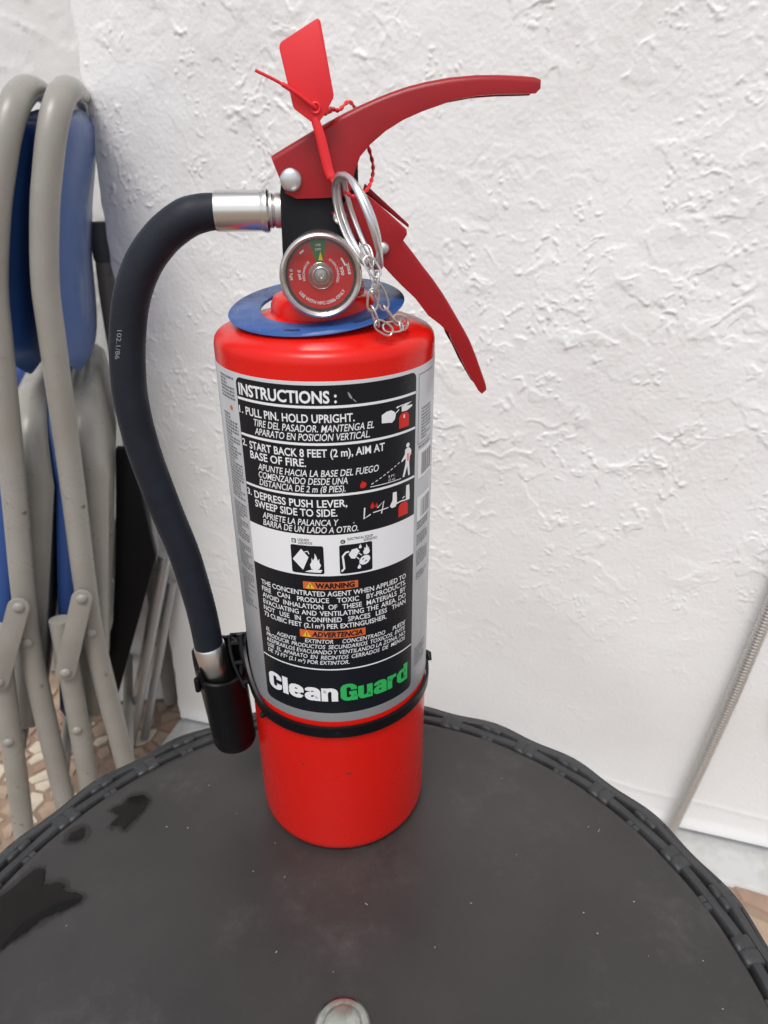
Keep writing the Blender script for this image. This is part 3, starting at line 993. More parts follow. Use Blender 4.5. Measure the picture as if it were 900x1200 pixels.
# product lettering: heavy condensed
def stroke(pts, w_):
    V_, F_ = [], []
    for i, (x, y) in enumerate(pts):
        a = pts[max(0, i-1)]
        b = pts[min(len(pts)-1, i+1)]
        dx, dy = b[0]-a[0], b[1]-a[1]
        l = math.hypot(dx, dy) or 1
        nx_, ny_ = -dy/l*w_/2, dx/l*w_/2
        V_ += [((x+nx_)*mm, (y+ny_)*mm), ((x-nx_)*mm, (y-ny_)*mm)]
        if i: F_.append((2*i-2, 2*i-1, 2*i+1, 2*i))
    return V_, F_
GL = {  # centre lines of a heavy condensed alphabet: (advance, [strokes])
 'C': (0.58, [[(.46, .62), (.46, .76), (.40, .86), (.29, .895), (.18, .86), (.12, .74), (.12, .5), (.12, .26), (.18, .14), (.29, .105), (.40, .14), (.46, .24), (.46, .39)]]),
 'G': (0.60, [[(.47, .63), (.47, .76), (.40, .86), (.29, .895), (.18, .86), (.12, .74), (.12, .5), (.12, .26), (.18, .14), (.29, .105), (.40, .14), (.47, .24), (.47, .36), (.47, .50)], [(.31, .45), (.56, .45)], [(.50, 0), (.50, .3)]]),
 'l': (0.25, [[(.125, 0), (.125, 1.0)]]),
 'e': (0.55, [[(.12, .40), (.43, .40), (.43, .40)], [(.43, .36), (.43, .56), (.37, .65), (.275, .68), (.18, .65), (.12, .54), (.12, .39), (.12, .22), (.18, .125), (.275, .10), (.37, .125), (.43, .24)]]),
 'a': (0.55, [[(.13, .53), (.15, .63), (.27, .68), (.38, .65), (.43, .54), (.43, .3), (.43, 0)], [(.43, .42), (.30, .42), (.17, .37), (.12, .25), (.15, .13), (.25, .10), (.37, .15), (.43, .25)]]),
 'n': (0.56, [[(.12, 0), (.12, .77)], [(.12, .50), (.18, .63), (.29, .68), (.39, .65), (.44, .53), (.44, .3), (.44, 0)]]),
 'u': (0.56, [[(.44, 0), (.44, .77)], [(.12, .77), (.12, .4), (.12, .23), (.17, .12), (.27, .10), (.38, .15), (.44, .28)]]),
 'r': (0.42, [[(.12, 0), (.12, .77)], [(.12, .48), (.18, .61), (.28, .66), (.40, .665)]]),
 'd': (0.56, [[(.44, 0), (.44, 1.0)], [(.44, .52), (.38, .65), (.28, .68), (.18, .65), (.12, .53), (.12, .39), (.12, .24), (.18, .125), (.28, .10), (.38, .125), (.44, .26)]])}
def heavy(s, u0, u1, z, cap):
    parts, x = [], 0.0
    for ch in s:
        adv, st = GL[ch]
        for q in st:
            pts = [(p_.x, p_.y) for p_ in smooth_path([(a, b, 0) for a, b in q], 6*len(q))] if len(q) > 3 else q[:2]
            parts.append(stroke([((x+a)*1000, b*1000) for a, b in pts], 205))
        x += adv
    V_, F_ = join2(*parts)
    return [(u0+v[0]*(u1-u0)/x, z+v[1]*cap) for v in V_], F_
BRAND = True
lines_obj('brand_lettering_white', [heavy('Clean', -43.7*mm, -0.9*mm, 0.1243, 0.0118)], 'print_white')
lines_obj('brand_lettering_green', [heavy('Guard', 0.0*mm, 42.8*mm, 0.1243, 0.0118)], 'print_green')

# pictograms
def P2(pts, s=1.0, ox=0, oy=0):
    return [((ox+x*s)*mm, (oy+y*s)*mm) for x, y in pts], [tuple(range(len(pts)))]
def rbox(x0, y0, x1, y1, rr=1.0):
    pts = []
    for cx, cy, a0 in ((x1-rr, y0+rr, -90), (x1-rr, y1-rr, 0), (x0+rr, y1-rr, 90), (x0+rr, y0+rr, 180)):
        for k in range(5):
            a = R(a0+k*22.5)
            pts.append((cx+rr*math.cos(a), cy+rr*math.sin(a)))
    return P2(pts)
def circ(cx, cy, rx, ry=None, n=20, rot=0):
    ry = ry or rx
    return P2([(cx+rx*math.cos(t)*math.cos(rot)-ry*math.sin(t)*math.sin(rot), cy+rx*math.cos(t)*math.sin(rot)+ry*math.sin(t)*math.cos(rot)) for t in [2*math.pi*i/n for i in range(n)]])
lines_obj('icon_tile', [rbox(-21.6, 205.8, -5.2, 221.6), rbox(2.4, 205.6, 19.0, 221.8), rbox(-20.8, 222.6, -18.6, 224.9, 0.2), circ(4.3, 223.6, 1.2)], 'print_black')
flame = [(0, 0), (1.6, -0.3), (3.2, 0.2), (3.9, 1.8), (3.3, 3.2), (3.4, 4.8), (2.7, 3.8), (2.3, 5.6), (1.6, 7.2), (1.5, 5.2), (0.9, 3.9), (0.3, 5.0), (0.2, 3.2), (-0.5, 2.0)]
lines_obj('icon_drawing', [
    P2([(-20.9, 213.4), (-16.2, 219.6), (-12.7, 215.2), (-15.8, 207.8)]), stroke([(-14.6, 218.0), (-13.0, 218.6), (-12.4, 217.0)], 0.5),
    P2(flame, 1.25, -11.6, 208.6), P2([(-15.0, 206.8), (-7.0, 206.6), (-6.2, 208.2), (-9.5, 208.6), (-12.5, 207.9)]),
    stroke([(3.2, 207.0), (4.6, 208.6), (4.3, 212.5), (4.0, 215.6), (5.6, 217.6), (7.2, 217.9)], 1.0),
    P2([(6.9, 216.2), (8.6, 218.9), (11.2, 219.3), (12.4, 217.4), (10.0, 213.6), (8.2, 213.9)]), stroke([(10.8, 214.4), (12.2, 212.9)], 0.5), stroke([(12.0, 216.4), (13.5, 214.9)], 0.5),
    circ(15.0, 212.0, 3.0, 2.4, 20, 0.6), P2(flame, 0.8, 14.6, 215.2), P2(flame, 0.42, 11.4, 207.6), P2(flame, 0.35, 12.2, 219.0)], 'print_white', R4)
lines_obj('icon_slot', [stroke([(13.6, 212.4), (14.6, 213.1)], 0.5), stroke([(15.0, 211.0), (16.0, 211.7)], 0.5)], 'print_black', 0.0546)
lines_obj('class_letter', [place_text('B', -20.3*mm, -19.1*mm, 0.2229, 0.0016, 0.03), place_text('C', 3.7*mm, 4.9*mm, 0.2229, 0.0014, 0.03)], 'print_white', R4)
lines_obj('class_text', [place_text('LIQUIDS', -17.6*mm, -12.0*mm, 0.2240, 0.0013, 0.01), place_text('LIQUIDOS', -17.6*mm, -10.4*mm, 0.2223, 0.0013, 0.01, 0.2),
    place_text('ELECTRICAL EQUIP', 6.6*mm, 19.5*mm, 0.2242, 0.0013, 0.01), place_text('EQUIPO ELECTRICO', 6.6*mm, 21.6*mm, 0.2225, 0.0013, 0.01, 0.2)], 'print_black')
# step drawings at the right of the panel
extp = [(-3.3, 0), (3.3, 0), (3.3, 5.4), (2.6, 6.6), (1.3, 7.3), (-1.3, 7.3), (-2.6, 6.6), (-3.3, 5.4)]
lines_obj('step_drawing_red', [P2(extp, 1.0, 37.7, 276.2), P2(extp, 1.0, 37.7, 230.2), P2(flame, 0.55, 13.6, 250.9), circ(15.0, 252.4, 1.5), P2([(39.8, 258.6), (42.3, 258.6), (42.3, 262.4), (39.8, 262.4)]), P2(flame, 0.5, 18.5, 239.4), P2(flame, 0.35, 21.0, 239.6)], 'print_red')
lines_obj('step_drawing_white', [
    P2([(24.6, 281.0), (28.0, 280.6), (30.2, 280.2), (31.8, 281.4), (32.4, 283.4), (31.6, 285.2), (29.6, 286.2), (27.2, 286.0), (24.6, 284.8)]),
    stroke([(32.0, 284.0), (34.4, 285.6)], 0.5), stroke([(33.0, 286.8), (37.0, 287.4)], 0.5), P2([(32.4, 286.8), (33.8, 287.5), (33.8, 286.2)]),
    P2([(36.0, 284.2), (39.4, 284.0), (43.2, 285.2), (43.4, 286.0), (39.0, 286.4), (43.0, 287.6), (38.0, 287.6), (36.0, 286.6)]), stroke([(37.7, 280.8), (37.7, 282.4)], 0.9),
    circ(40.5, 266.6, 1.2), P2([(38.6, 264.8), (40.0, 265.3), (41.6, 265.2), (43.0, 263.6), (43.0, 261.4), (41.8, 260.4), (41.6, 257.6), (42.2, 250.8), (41.0, 250.7), (40.2, 256.0), (38.2, 250.9), (36.9, 251.0), (39.0, 257.8), (39.0, 260.2), (36.2, 259.0), (36.0, 259.6), (38.4, 262.4)]),
    stroke([(18.4, 250.7), (36.0, 250.7)], 0.35)]+[stroke([(19.0+i*2.1, 251.9+i*0.98), (20.2+i*2.1, 252.5+i*0.98)], 0.4) for i in range(8)]+[
    P2([(29.0, 238.0), (30.2, 236.6), (32.6, 236.8), (33.4, 238.6), (33.2, 244.6), (30.8, 244.8), (30.6, 240.6)]), P2([(39.6, 237.8), (42.2, 237.6), (42.4, 240.0), (41.9, 245.8), (39.6, 245.8), (39.4, 240.0)]),
    stroke([(33.0, 238.2), (36.0, 238.6), (39.4, 238.2)], 0.7), stroke([(37.0, 239.8), (38.6, 240.4)], 0.6),
    stroke([(15.4, 240.4), (15.0, 234.6), (18.4, 236.4)], 0.7), stroke([(19.6, 237.0), (28.2, 237.6)], 0.5), stroke([(22.0, 239.0), (25.6, 241.8), (24.2, 235.4)], 0.6)], 'print_white')
lines_obj('step_drawing_text', [place_text('8 FT.', 28.2*mm, 32.2*mm, 0.2531, 0.0012, 0.0), place_text('(2 m)', 28.2*mm, 32.0*mm, 0.2513, 0.0012, 0.0)], 'print_white')
# scuffs in the black panel
lines_obj('scuff', [P2([(8.6, 297.6), (9.4, 297.0), (10.8, 294.6), (10.2, 294.2), (9.2, 295.4)]), P2([(10.8, 294.0), (12.2, 292.6), (12.5, 292.8), (11.2, 294.2)]), P2([(9.4, 233.6), (10.3, 233.8), (10.0, 232.6)])], 'print_midgrey')

# side columns: print too small to read
def small_print(u0, u1, z1, z0, step, h, dens=0.8):
    out = []
    z = z1
    while z > z0:
        u = u0
        end = u1-random.choice([0, 0, 0, 0.25, 0.5])*(u1-u0)
        while u < end:
            l = random.uniform(0.0006, 0.0024)
            out.append(([(u, z), (min(u+l, end), z), (min(u+l, end), z+h), (u, z+h)], [(0, 1, 2, 3)]))
            u += l+random.uniform(0.0004, 0.0008)
        z -= step
    return out
sp = []
for z1, z0 in ((0.2985, 0.288), (0.280, 0.236), (0.2335, 0.2125), (0.2095, 0.196), (0.193, 0.171)):
    sp += small_print(-0.0625, -0.0487, z1, z0, 0.00165, 0.0010)
for z1, z0 in ((0.262, 0.2445), (0.2200, 0.2165), (0.2125, 0.206), (0.2030, 0.1945), (0.1895, 0.186), (0.139, 0.127)):
    sp += small_print(0.0495, 0.0640, z1, z0, 0.00165, 0.0010)
sp += small_print(0.0520, 0.0640, 0.281, 0.266, 0.00165, 0.0009)
lines_obj('small_print', sp, 'print_grey', R1, True)
for g_ in (wrap_grid(0.0487, 0.0660, 0.2985, 0.2989, R1), wrap_grid(0.0487, 0.0660, 0.2640, 0.2644, R1), wrap_grid(0.0487, 0.0491, 0.2640, 0.2989, R1)): mesh_obj('frame_line', *g_, 'print_grey', label)
for g_ in (wrap_grid(0.0492, 0.066, 0.2455, 0.2610, R1+0.00002), wrap_grid(0.0492, 0.066, 0.2215, 0.2355, R1+0.00002)): mesh_obj('barcode_field', *g_, 'print_white', label)
bc = []
for z0, z1 in ((0.2470, 0.2585), (0.2228, 0.2330)):
    u = 0.0530
    while u < 0.0655:
        l = random.choice([0.0003, 0.0006, 0.0009])
        bc.append(wrap_grid(u, u+l, z0, z1, R2_, 2))
        u += l+random.choice([0.0003, 0.0005, 0.0008])
tag(mesh_obj('barcode_bars', *join(*bc), 'print_grey', label), kind='stuff')
lines_obj('orange_mark', [circ(-53.0, 284.5, 1.2)], 'print_orange', R1+0.00002)

# ---- valve, levers
valve = bevel_mesh('valve_block', *prism([(-0.0182, 0.3335), (0.0165, 0.3335), (0.0172, 0.3560), (0.0172, 0.3880), (0.0120, 0.3900), (-0.0150, 0.3880), (-0.0172, 0.3740)], -0.0096, 0.0096), 'black_paint', ext, 0.0012, 2)
V, Fc = lathe([(0.0165, 0.3340), (0.0165, 0.3372), (0.0150, 0.3384)], 48)
mesh_obj('valve_collar', V, Fc, 'black_paint', valve)

Tl = [(-20, 388.6), (-14, 391.8), (-2, 398), (8, 402.9), (11, 404.3), (15, 406), (19, 407.7), (25, 410), (31, 412.1), (38, 414.2), (46, 416), (56, 417.6), (67, 418.5), (77, 418.6), (86, 418.3), (92, 417.9), (94.2, 417)]
Bl = [(-14.6, 374.2), (-10, 372.1), (2, 372.3), (12.0, 372.8), (14.2, 376), (15.4, 382), (18, 388.3), (22.5, 393), (29, 397.9), (37, 402.3), (46.3, 405.9), (57, 409.2), (67.8, 410.9), (78, 411.5), (86.5, 411.6), (92.5, 411.8), (94.3, 413.6)]
Tl = [(x*mm, z*mm) for x, z in Tl]
Bl = [(x*mm, z*mm) for x, z in Bl]
V, Fc = channel(Tl, Bl, -0.012, [float(np.interp(x, [0.014, 0.05, 0.095], [0.012, 0.003, 0.000])) for x, z in Tl], 0.0018, 0.0026)
lever = mesh_obj('carry_lever', V, Fc, 'red_lever', ext, ang=32)
def rivet(name, x, y, z, r_, h, parent, m='rivet_metal'):
    V, Fc = lathe([(r_, 0), (r_, -h*0.3), (r_*0.9, -h*0.62), (r_*0.66, -h*0.85), (r_*0.3, -h*0.98), (0.0001, -h)], 32, axis='y', c=(x, y, z))
    return mesh_obj(name, V, Fc, m, parent, ang=60)
rivet('pivot_rivet', -0.0120, -0.0121, 0.3795, 0.0047, 0.0024, lever)
# lower handle
Th = [(17, 375), (23, 371.9), (26, 369.6), (33, 363.8), (38.8, 358.9), (39.0, 357.0), (37.2, 354.4), (41.5, 349.3), (46, 343.6), (51.2, 337.4), (56.3, 330.6), (60, 325), (64, 318.7), (67.6, 313.0), (70.5, 308.0), (74, 300.4), (77.4, 292), (79.8, 286.0), (80.4, 283.6)]
Bh = [(4.8, 366.1), (8.5, 362.4), (12, 359), (18.5, 352.6), (24.2, 347.0), (26.2, 345.1), (28.4, 343), (32.2, 339.0), (36.3, 334.9), (42.8, 329.0), (46.0, 325.0), (49.4, 320.7), (55.2, 316.4), (60.0, 311.8), (61.4, 308.0), (65.5, 301.2), (68.6, 294.9), (75.8, 283.2), (77.8, 281.3)]
V, Fc = channel([(x*mm, z*mm) for x, z in Th], [(x*mm, z*mm) for x, z in Bh], -0.0105, 0.0105, 0.0018, 0.0016)
handle = mesh_obj('lower_handle', V, Fc, 'red_lever', ext, ang=32)
V, Fc = prism([(21*mm, 377.5*mm), (41.8*mm, 359.8*mm), (41.6*mm, 358.2*mm), (20*mm, 374*mm)], 0.0075, 0.0103)
bevel_mesh('back_flange', V, Fc, 'red_lever', handle, 0.0005, 2)
rivet('handle_rivet', 0.0087, -0.0106, 0.3645, 0.0032, 0.0016, handle)
rivet('handle_rivet', 0.0278, -0.0106, 0.3512, 0.0028, 0.0024, handle)

# ---- pressure gauge (axis along -y)
GX, GY, GZc = -0.0008, -0.036, 0.3431
V, Fc = lathe([(0.0160, 0.026), (0.0166, 0.024), (0.0168, 0.003), (0.0174, 0.0015), (0.0175, 0.0), (0.0171, -0.0012), (0.0163, -0.0016), (0.0156, -0.0010), (0.0151, 0.0008), (0.0149, 0.0036)], 72, axis='y', c=(GX, GY, GZc))
gauge = mesh_obj('pressure_gauge', V, [f[::-1] for f in Fc], 'steel_bright', ext, ang=50)
gauge['label'] = 'round pressure gauge with red dial and steel bezel'
V, Fc = lathe([(0.0062, 0.0), (0.0062, 0.012), (0.0062, 0.020)], 24, axis='y', c=(GX, -0.0115, GZc))
mesh_obj('gauge_stem', V, Fc, 'steel_satin', gauge)
def gdisc(r0, r1, a0, a1, y, n=40):
    V, Fc = [], []
    for i in range(n+1):
        a = a0+(a1-a0)*i/n
        for r_ in (r0, r1):
            V.append((GX+r_*math.sin(a), y, GZc+r_*math.cos(a)))
    for i in range(n):
        Fc.append((2*i, 2*i+2, 2*i+3, 2*i+1))
    return V, Fc
FY = GY+0.0030
mesh_obj('dial_edge', *gdisc(0.0126, 0.0152, 0, 2*math.pi, FY-0.0002, 80), 'gauge_ring', gauge)
mesh_obj('dial', *gdisc(0.0, 0.0140, 0, 2*math.pi, FY-0.0004, 80), 'gauge_red', gauge)
mesh_obj('dial_green_zone', *gdisc(0.0, 0.0140, R(-18), R(12), FY-0.0005, 20), 'gauge_green', gauge)
def arc_text(s, rad, amid, cap, width_deg, flip=False, bold=0.02):
    """text along an arc, clockwise from the top; flip reads along the bottom"""
    V_, F_ = place_text(s, -0.5, 0.5, 0, cap, bold)
    out = []
    for u, v in V_:
        if not flip:
            a = R(amid+u*width_deg)
            r_ = rad+v
        else:
            a = R(amid-u*width_deg)
            r_ = rad-v
        out.append((GX+r_*math.sin(a), FY-0.0006, GZc+r_*math.cos(a)))
    return out, F_
gt = [arc_text('USE WITH HFC-236fa ONLY', 0.0122, 178, 0.0014, 112, True, 0.02),
      arc_text('kPa 0', 0.0121, -88, 0.0013, 20), arc_text('psi 0', 0.0087, -88, 0.0013, 24), arc_text('RECHARGE', 0.0069, -74, 0.0010, 66, False, 0.01),
      arc_text('OVERCHARGED', 0.0069, 72, 0.0010, 84, False, 0.01), arc_text('300', 0.0086, 80, 0.0014, 22), arc_text('2068', 0.0116, 78, 0.0013, 22),
      arc_text('195', 0.0117, -3, 0.0010, 10), arc_text('1345', 0.0101, -4, 0.0009, 13)]
gt += [gdisc(0.0119, 0.0126, R(-44), R(-34), FY-0.0006, 4), gdisc(0.0108, 0.0115, R(52), R(70), FY-0.0006, 5)]
mesh_obj('dial_print', *join(*gt), 'print_white', gauge, smooth=False)
V = [(GX+x, FY-0.0012, GZc+z) for x, z in ((-0.0009, 0.0062), (0.0011, 0.0060), (0.0002, 0.0098))]+[(GX+x, FY-0.0009, GZc+z) for x, z in ((-0.0009, 0.0062), (0.0011, 0.0060), (0.0002, 0.0098))]
mesh_obj('needle', V, [(0, 1, 2), (3, 5, 4), (0, 3, 4, 1), (1, 4, 5, 2), (2, 5, 3, 0)], 'print_yellow', gauge, smooth=False)
V, Fc = lathe([(0.0055, 0.0), (0.0055, -0.0006), (0.0050, -0.0010), (0.0036, -0.0012), (0.0034, -0.0016), (0.0012, -0.0019), (0.0006, -0.0012), (0.0001, -0.0011)], 48, axis='y', c=(GX, FY-0.0008, GZc))
mesh_obj('hub', V, Fc, 'clear_plastic', gauge)
V, Fc = lathe([(0.0026, 0.0), (0.0020, -0.0002), (0.0001, -0.0004)], 40, axis='y', c=(GX, FY-0.0007, GZc))
mesh_obj('hub_core', V, Fc, 'steel_satin', gauge)
V, Fc = lathe([(0.0152, 0.0010), (0.0150, 0.0004), (0.010, -0.0002), (0.0001, -0.0005)], 64, axis='y', c=(GX, GY, GZc))
mesh_obj('crystal', V, Fc, 'crystal', gauge)

# ---- hose and fittings
HP = [(-45.0, 0, 366.7), (-53.5, 0, 365.9), (-61.8, 0, 363.2), (-73.0, 0, 355.3), (-83.3, 0, 343.2), (-91.0, 0, 327), (-95.8, 0, 307), (-98.2, 0, 288), (-98.3, 0, 272), (-96.8, 0, 255), (-93.9, 0, 237), (-89.3, 0, 214), (-84.3, 0, 191), (-80.6, -0.5, 165), (-78.6, -1, 145), (-77.8, -1, 126)]
hpath = smooth_path([(x*mm, y*mm, z*mm) for x, y, z in HP], 220)
hr = []
for k, p_ in enumerate(hpath):
    t = k/219
    base = 0.0077+0.0008*min(1, t/0.12)
    hr.append(base+0.00007*math.sin(k*2.9))
V, Fc = tube(hpath, hr, 40, ref=(0, -1, 0))
hose = mesh_obj('hose', V, Fc, 'hose_rubber', ext, ang=60)
hose['label'] = 'dark rubber discharge hose curving down beside the cylinder'
# printed code on the hose
cv, cf = place_text('102.1/86', 0, 1, -0.5, 1.0, 0.0)
hv = []
for u, v in cv:
    z = 0.3165-u*0.0135
    cx_ = -0.0945-0.0035*u
    off = -0.0012+v*0.0022
    hv.append((cx_+off, -math.sqrt(max(1e-9, 0.0086**2-off*off))-0.0002, z))
mesh_obj('hose_code', hv, cf, 'hose_print', hose, smooth=False)
# upper ferrule and nut along x
V, Fc = lathe([(0.0076, -0.0466), (0.0085, -0.0470), (0.0087, -0.0462), (0.0087, -0.0268), (0.0088, -0.0262), (0.0094, -0.0252), (0.0094, -0.0236), (0.0088, -0.0228), (0.0070, -0.0226)], 56, axis='x', c=(0, 0, 0.3667))
fer = mesh_obj('hose_ferrule', V, [f[::-1] for f in Fc], 'steel_bright', ext, ang=35)
V, Fc = lathe([(0.0074, -0.0228), (0.0075, -0.0215), (0.0068, -0.0208), (0.0075, -0.0200), (0.0075, -0.0170)], 40, axis='x', c=(0, 0, 0.3667))
mesh_obj('hose_nipple', V, [f[::-1] for f in Fc], 'steel_satin', ext, ang=35)
# lower ferrule, going down into the cup
d0, d1 = Vector((-0.0778, -0.001, 0.1275)), Vector((-0.0738, -0.001, 0.088))
V, Fc = tube([d0, d0.lerp(d1, 0.03), d0.lerp(d1, 0.5), d1], [0.0083, 0.0092, 0.0092, 0.0091], 48, ref=(0, -1, 0))
mesh_obj('nozzle_ferrule', V, Fc, 'steel_bright', ext, ang=40)

# ---- nozzle cup with stepped rim
def cup():
    n = 96
    ax0, ax1 = Vector((-0.0700, 0.0, 0.0485)), Vector((-0.0735, 0.0, 0.121))
    V, Fc = [], []
    def top_at(a):
        # a measured from -y (front), clockwise towards -x (left)
        d = math.degrees(a) % 360
        if d > 180: d -= 360           # -180..180, 0 front, +90 left, -90 right
        if -60 < d < 38: return 0.795
        if 38 <= d < 50: return 0.795+0.10*(d-38)/12
        if 50 <= d < 64: return 0.895
        if 64 <= d < 70: return 0.895-0.05*(d-64)/6
        if 70 <= d < 78: return 0.845
        if 78 <= d < 92: return 0.845+0.155*(d-78)/14
        if -90 < d <= -60: return 0.795+0.205*(-60-d)/30
        return 1.0
    rows = 10
    ro, ri = (0.0135, 0.0150), (0.0118, 0.0134)
    for side in (0, 1):
        for j in range(rows+1):
            for i in range(n):
                a = 2*math.pi*i/n
                tt = top_at(a)*(j/rows)
                if side == 1: tt = max(tt, 0.03)
                c_ = ax0.lerp(ax1, tt)
                r0, r1 = (ro if side == 0 else ri)
                rr = r0+(r1-r0)*tt
                if side == 0 and j == 0: rr -= 0.0012
                if side == 0 and j == 0: pass
                lip = 0.0006 if (side == 0 and j >= rows-1) else 0
                V.append((c_.x-math.sin(a)*(rr+lip), c_.y-math.cos(a)*(rr+lip), c_.z+(0.0015 if (side == 0 and j == 1) else 0)*0))
    o2 = (rows+1)*n
    for j in range(rows):
        for i in range(n):
            i2 = (i+1) % n
            Fc.append((j*n+i, (j+1)*n+i, (j+1)*n+i2, j*n+i2))
            Fc.append((o2+j*n+i, o2+j*n+i2, o2+(j+1)*n+i2, o2+(j+1)*n+i))
    for i in range(n):
        i2 = (i+1) % n
        Fc.append((rows*n+i, o2+rows*n+i, o2+rows*n+i2, rows*n+i2))
    Fc.append(tuple(range(n)))
    Fc.append(tuple(o2+i for i in range(n))[::-1])
    return V, Fc
V, Fc = cup()
cupo = mesh_obj('nozzle_cup', V, Fc, 'black_plastic', ext, ang=45)
cupo['label'] = 'black plastic cup holding the hose nozzle'
V, Fc = lathe([(0.0001, 0), (0.0100, 0.0), (0.0128, 0.0008), (0.0136, 0.003), (0.0137, 0.006)], 64, c=(-0.0699, 0, 0.0475))
mesh_obj('cup_base', V, [f for f in Fc], 'black_plastic', cupo)
V, Fc = tube([Vector((-0.0744, -0.001, 0.098)), Vector((-0.0738, -0.001, 0.090))], 0.0122, 40)
mesh_obj('cup_floor', V, Fc, 'black_plastic', cupo)
# clip tab at the front left of the cup
V, Fc = lathe([(0.0016, 0.0), (0.0018, 0.001), (0.0018, 0.009), (0.0014, 0.0096)], 16, c=(-0.0862, -0.0090, 0.0985))
mesh_obj('clip_tab', V, Fc, 'black_plastic', cupo)
# plate behind the cup
bevel_mesh('mounting_plate', *prism([(-0.0690, 0.080), (-0.0440, 0.080), (-0.0440, 0.1185), (-0.0690, 0.1175)], 0.020, 0.0225), 'black_plastic', cupo, 0.0006, 2)

# ---- retaining strap
def strap_ring():
    n = 160
    V, Fc = [], []
    for i in range(n+1):
        a = -math.pi*0.98+2*math.pi*0.98*i/n          # from the front, + towards the left
        zc_ = 0.1026
        hw = 0.0036
        d = math.degrees(a)
        r0 = 0.0545
        if d > 48:                                   # arm rising to the cup on the left
            t = min(1, (d-48)/40)
            zc_ += 0.016*t*t*(3-2*t)
            hw += 0.006*t*t
            r0 += 0.001*t
        for r_, z in ((r0, zc_-hw), (r0+0.0017, zc_-hw+0.0003), (r0+0.0019, zc_), (r0+0.0017, zc_+hw-0.0003), (r0, zc_+hw)):
            V.append((-math.sin(a)*r_, -math.cos(a)*r_, z))
    for i in range(n):
        for k in range(4):
            Fc.append((i*5+k, i*5+k+1, i*5+5+k+1, i*5+5+k))
    return V, Fc
V, Fc = strap_ring()
strap = mesh_obj('strap', V, Fc, 'black_plastic', ext, ang=50)
def stud(a_deg, z, r_, h, m, parent, name, r0=0.0563):
    a = R(a_deg)
    c_ = Vector((-math.sin(a)*r0, -math.cos(a)*r0, z))
    n_ = Vector((-math.sin(a), -math.cos(a), 0))
    V, Fc = tube([c_-n_*0.001, c_+n_*h*0.7, c_+n_*h], [r_, r_, r_*0.7], 20)
    return mesh_obj(name, V, Fc, m, parent)
stud(2.2, 0.1026, 0.0017, 0.0006, 'black_paint', strap, 'strap_stud')
stud(53, 0.0995, 0.0019, 0.0022, 'black_plastic', strap, 'strap_screw', 0.0560)
V, Fc = tube([(0.0550, 0.006, 0.1065), (0.0572, 0.004, 0.1065), (0.0576, 0.001, 0.1035)], [0.0022, 0.0020, 0.0014], 12)
mesh_obj('strap_catch', V, Fc, 'black_plastic', strap)
# bracket arm from strap up to the cup, with two slots
arm = []
for (x, z) in ((-0.0480, 0.0985), (-0.0520, 0.1060), (-0.0560, 0.1150), (-0.0582, 0.1240), (-0.0590, 0.1330)):
    arm.append((x, -0.0160+(z-0.0985)*0.45, z))
ap = smooth_path(arm, 24)
V, Fc = tube(ap, 0.0016, 10, flat=(1.4, 1.0))
mesh_obj('bracket_arm', V, Fc, 'black_plastic', strap)
ap2 = [Vector((p_.x-0.0062, p_.y-0.0005, p_.z)) for p_ in ap[4:]]
V, Fc = tube(ap2, 0.0013, 10)
mesh_obj('bracket_arm', V, Fc, 'black_plastic', strap)
for k in (5, 12, 19):
    V, Fc = tube([ap[min(k+1, 23)], ap2[max(0, min(len(ap2)-1, k-3))]], 0.0014, 8)
    mesh_obj('bracket_web', V, Fc, 'black_plastic', strap)

# ---- pull pin rings and chain
aV = Vector((13.4, 0, -35.4)).normalized()
vV = Vector((0.03, -1, 0.1)).normalized()
cV = aV.cross(vV).normalized()
for k, (mix, off, rad) in enumerate(((0.20, (16.0, -29.5, 363.6), 0.0192), (0.06, (17.6, -30.0, 363.4), 0.0190), (0.28, (15.0, -29.0, 363.8), 0.0188))):
    nV = (vV*mix+cV*math.sqrt(1-mix*mix)).normalized()
    V, Fc = torus(Vector(off)*mm, nV, rad, 0.00120, 64, 12)
    mesh_obj('pull_ring', V, Fc, 'alu_wire', ext)
V, Fc = tube([(0.0085, -0.0105, 0.3802), (0.0085, -0.0148, 0.3802), (0.0098, -0.0185, 0.3806)], [0.0022, 0.0024, 0.0018], 14)
mesh_obj('pull_pin', V, Fc, 'alu_wire', ext)

def chain(pts, n, parent):
    P = smooth_path([Vector(p_)*mm for p_ in pts], 200)
    L = [0]
    for i in range(1, 200): L.append(L[-1]+(P[i]-P[i-1]).length)
    def at(s):
        for i in range(1, 200):
            if L[i] >= s:
                t = (s-L[i-1])/max(1e-9, L[i]-L[i-1])
                return P[i-1].lerp(P[i], t)
        return P[-1]
    pitch = L[-1]/n
    for k in range(n):
        a, b = at(k*pitch), at((k+1)*pitch)
        d = (b-a)
        if d.length < 1e-6: continue
        ln = max(d.length, pitch*0.8)*0.5+0.0011
        d.normalize()
        c_ = (a+b)/2
        h = Vector((0.25, -1, 0.2)) if k % 2 == 0 else Vector((1, 0.35, 0.1))
        s_ = (h.cross(d)).normalized()
        wdt = 0.0024
        path = []
        for i in range(20):
            t = 2*math.pi*i/20
            ct, st = math.cos(t), math.sin(t)
            path.append(c_+d*(ln*abs(ct)**0.75*(1 if ct >= 0 else -1))+s_*(wdt*abs(st)**0.75*(1 if st >= 0 else -1)))
        V, Fc = tube(path, 0.00048, 8, closed=True)
        mesh_obj('chain_link', V, Fc, 'steel_satin', parent)
chain([(18.6, -44, 350.5), (22.5, -46, 344.5), (21.0, -46, 338.5), (20.2, -45.5, 331.0), (21.5, -45, 326.0), (24.2, -44.5, 322.3), (28.0, -43.2, 320.6)], 5, ext)
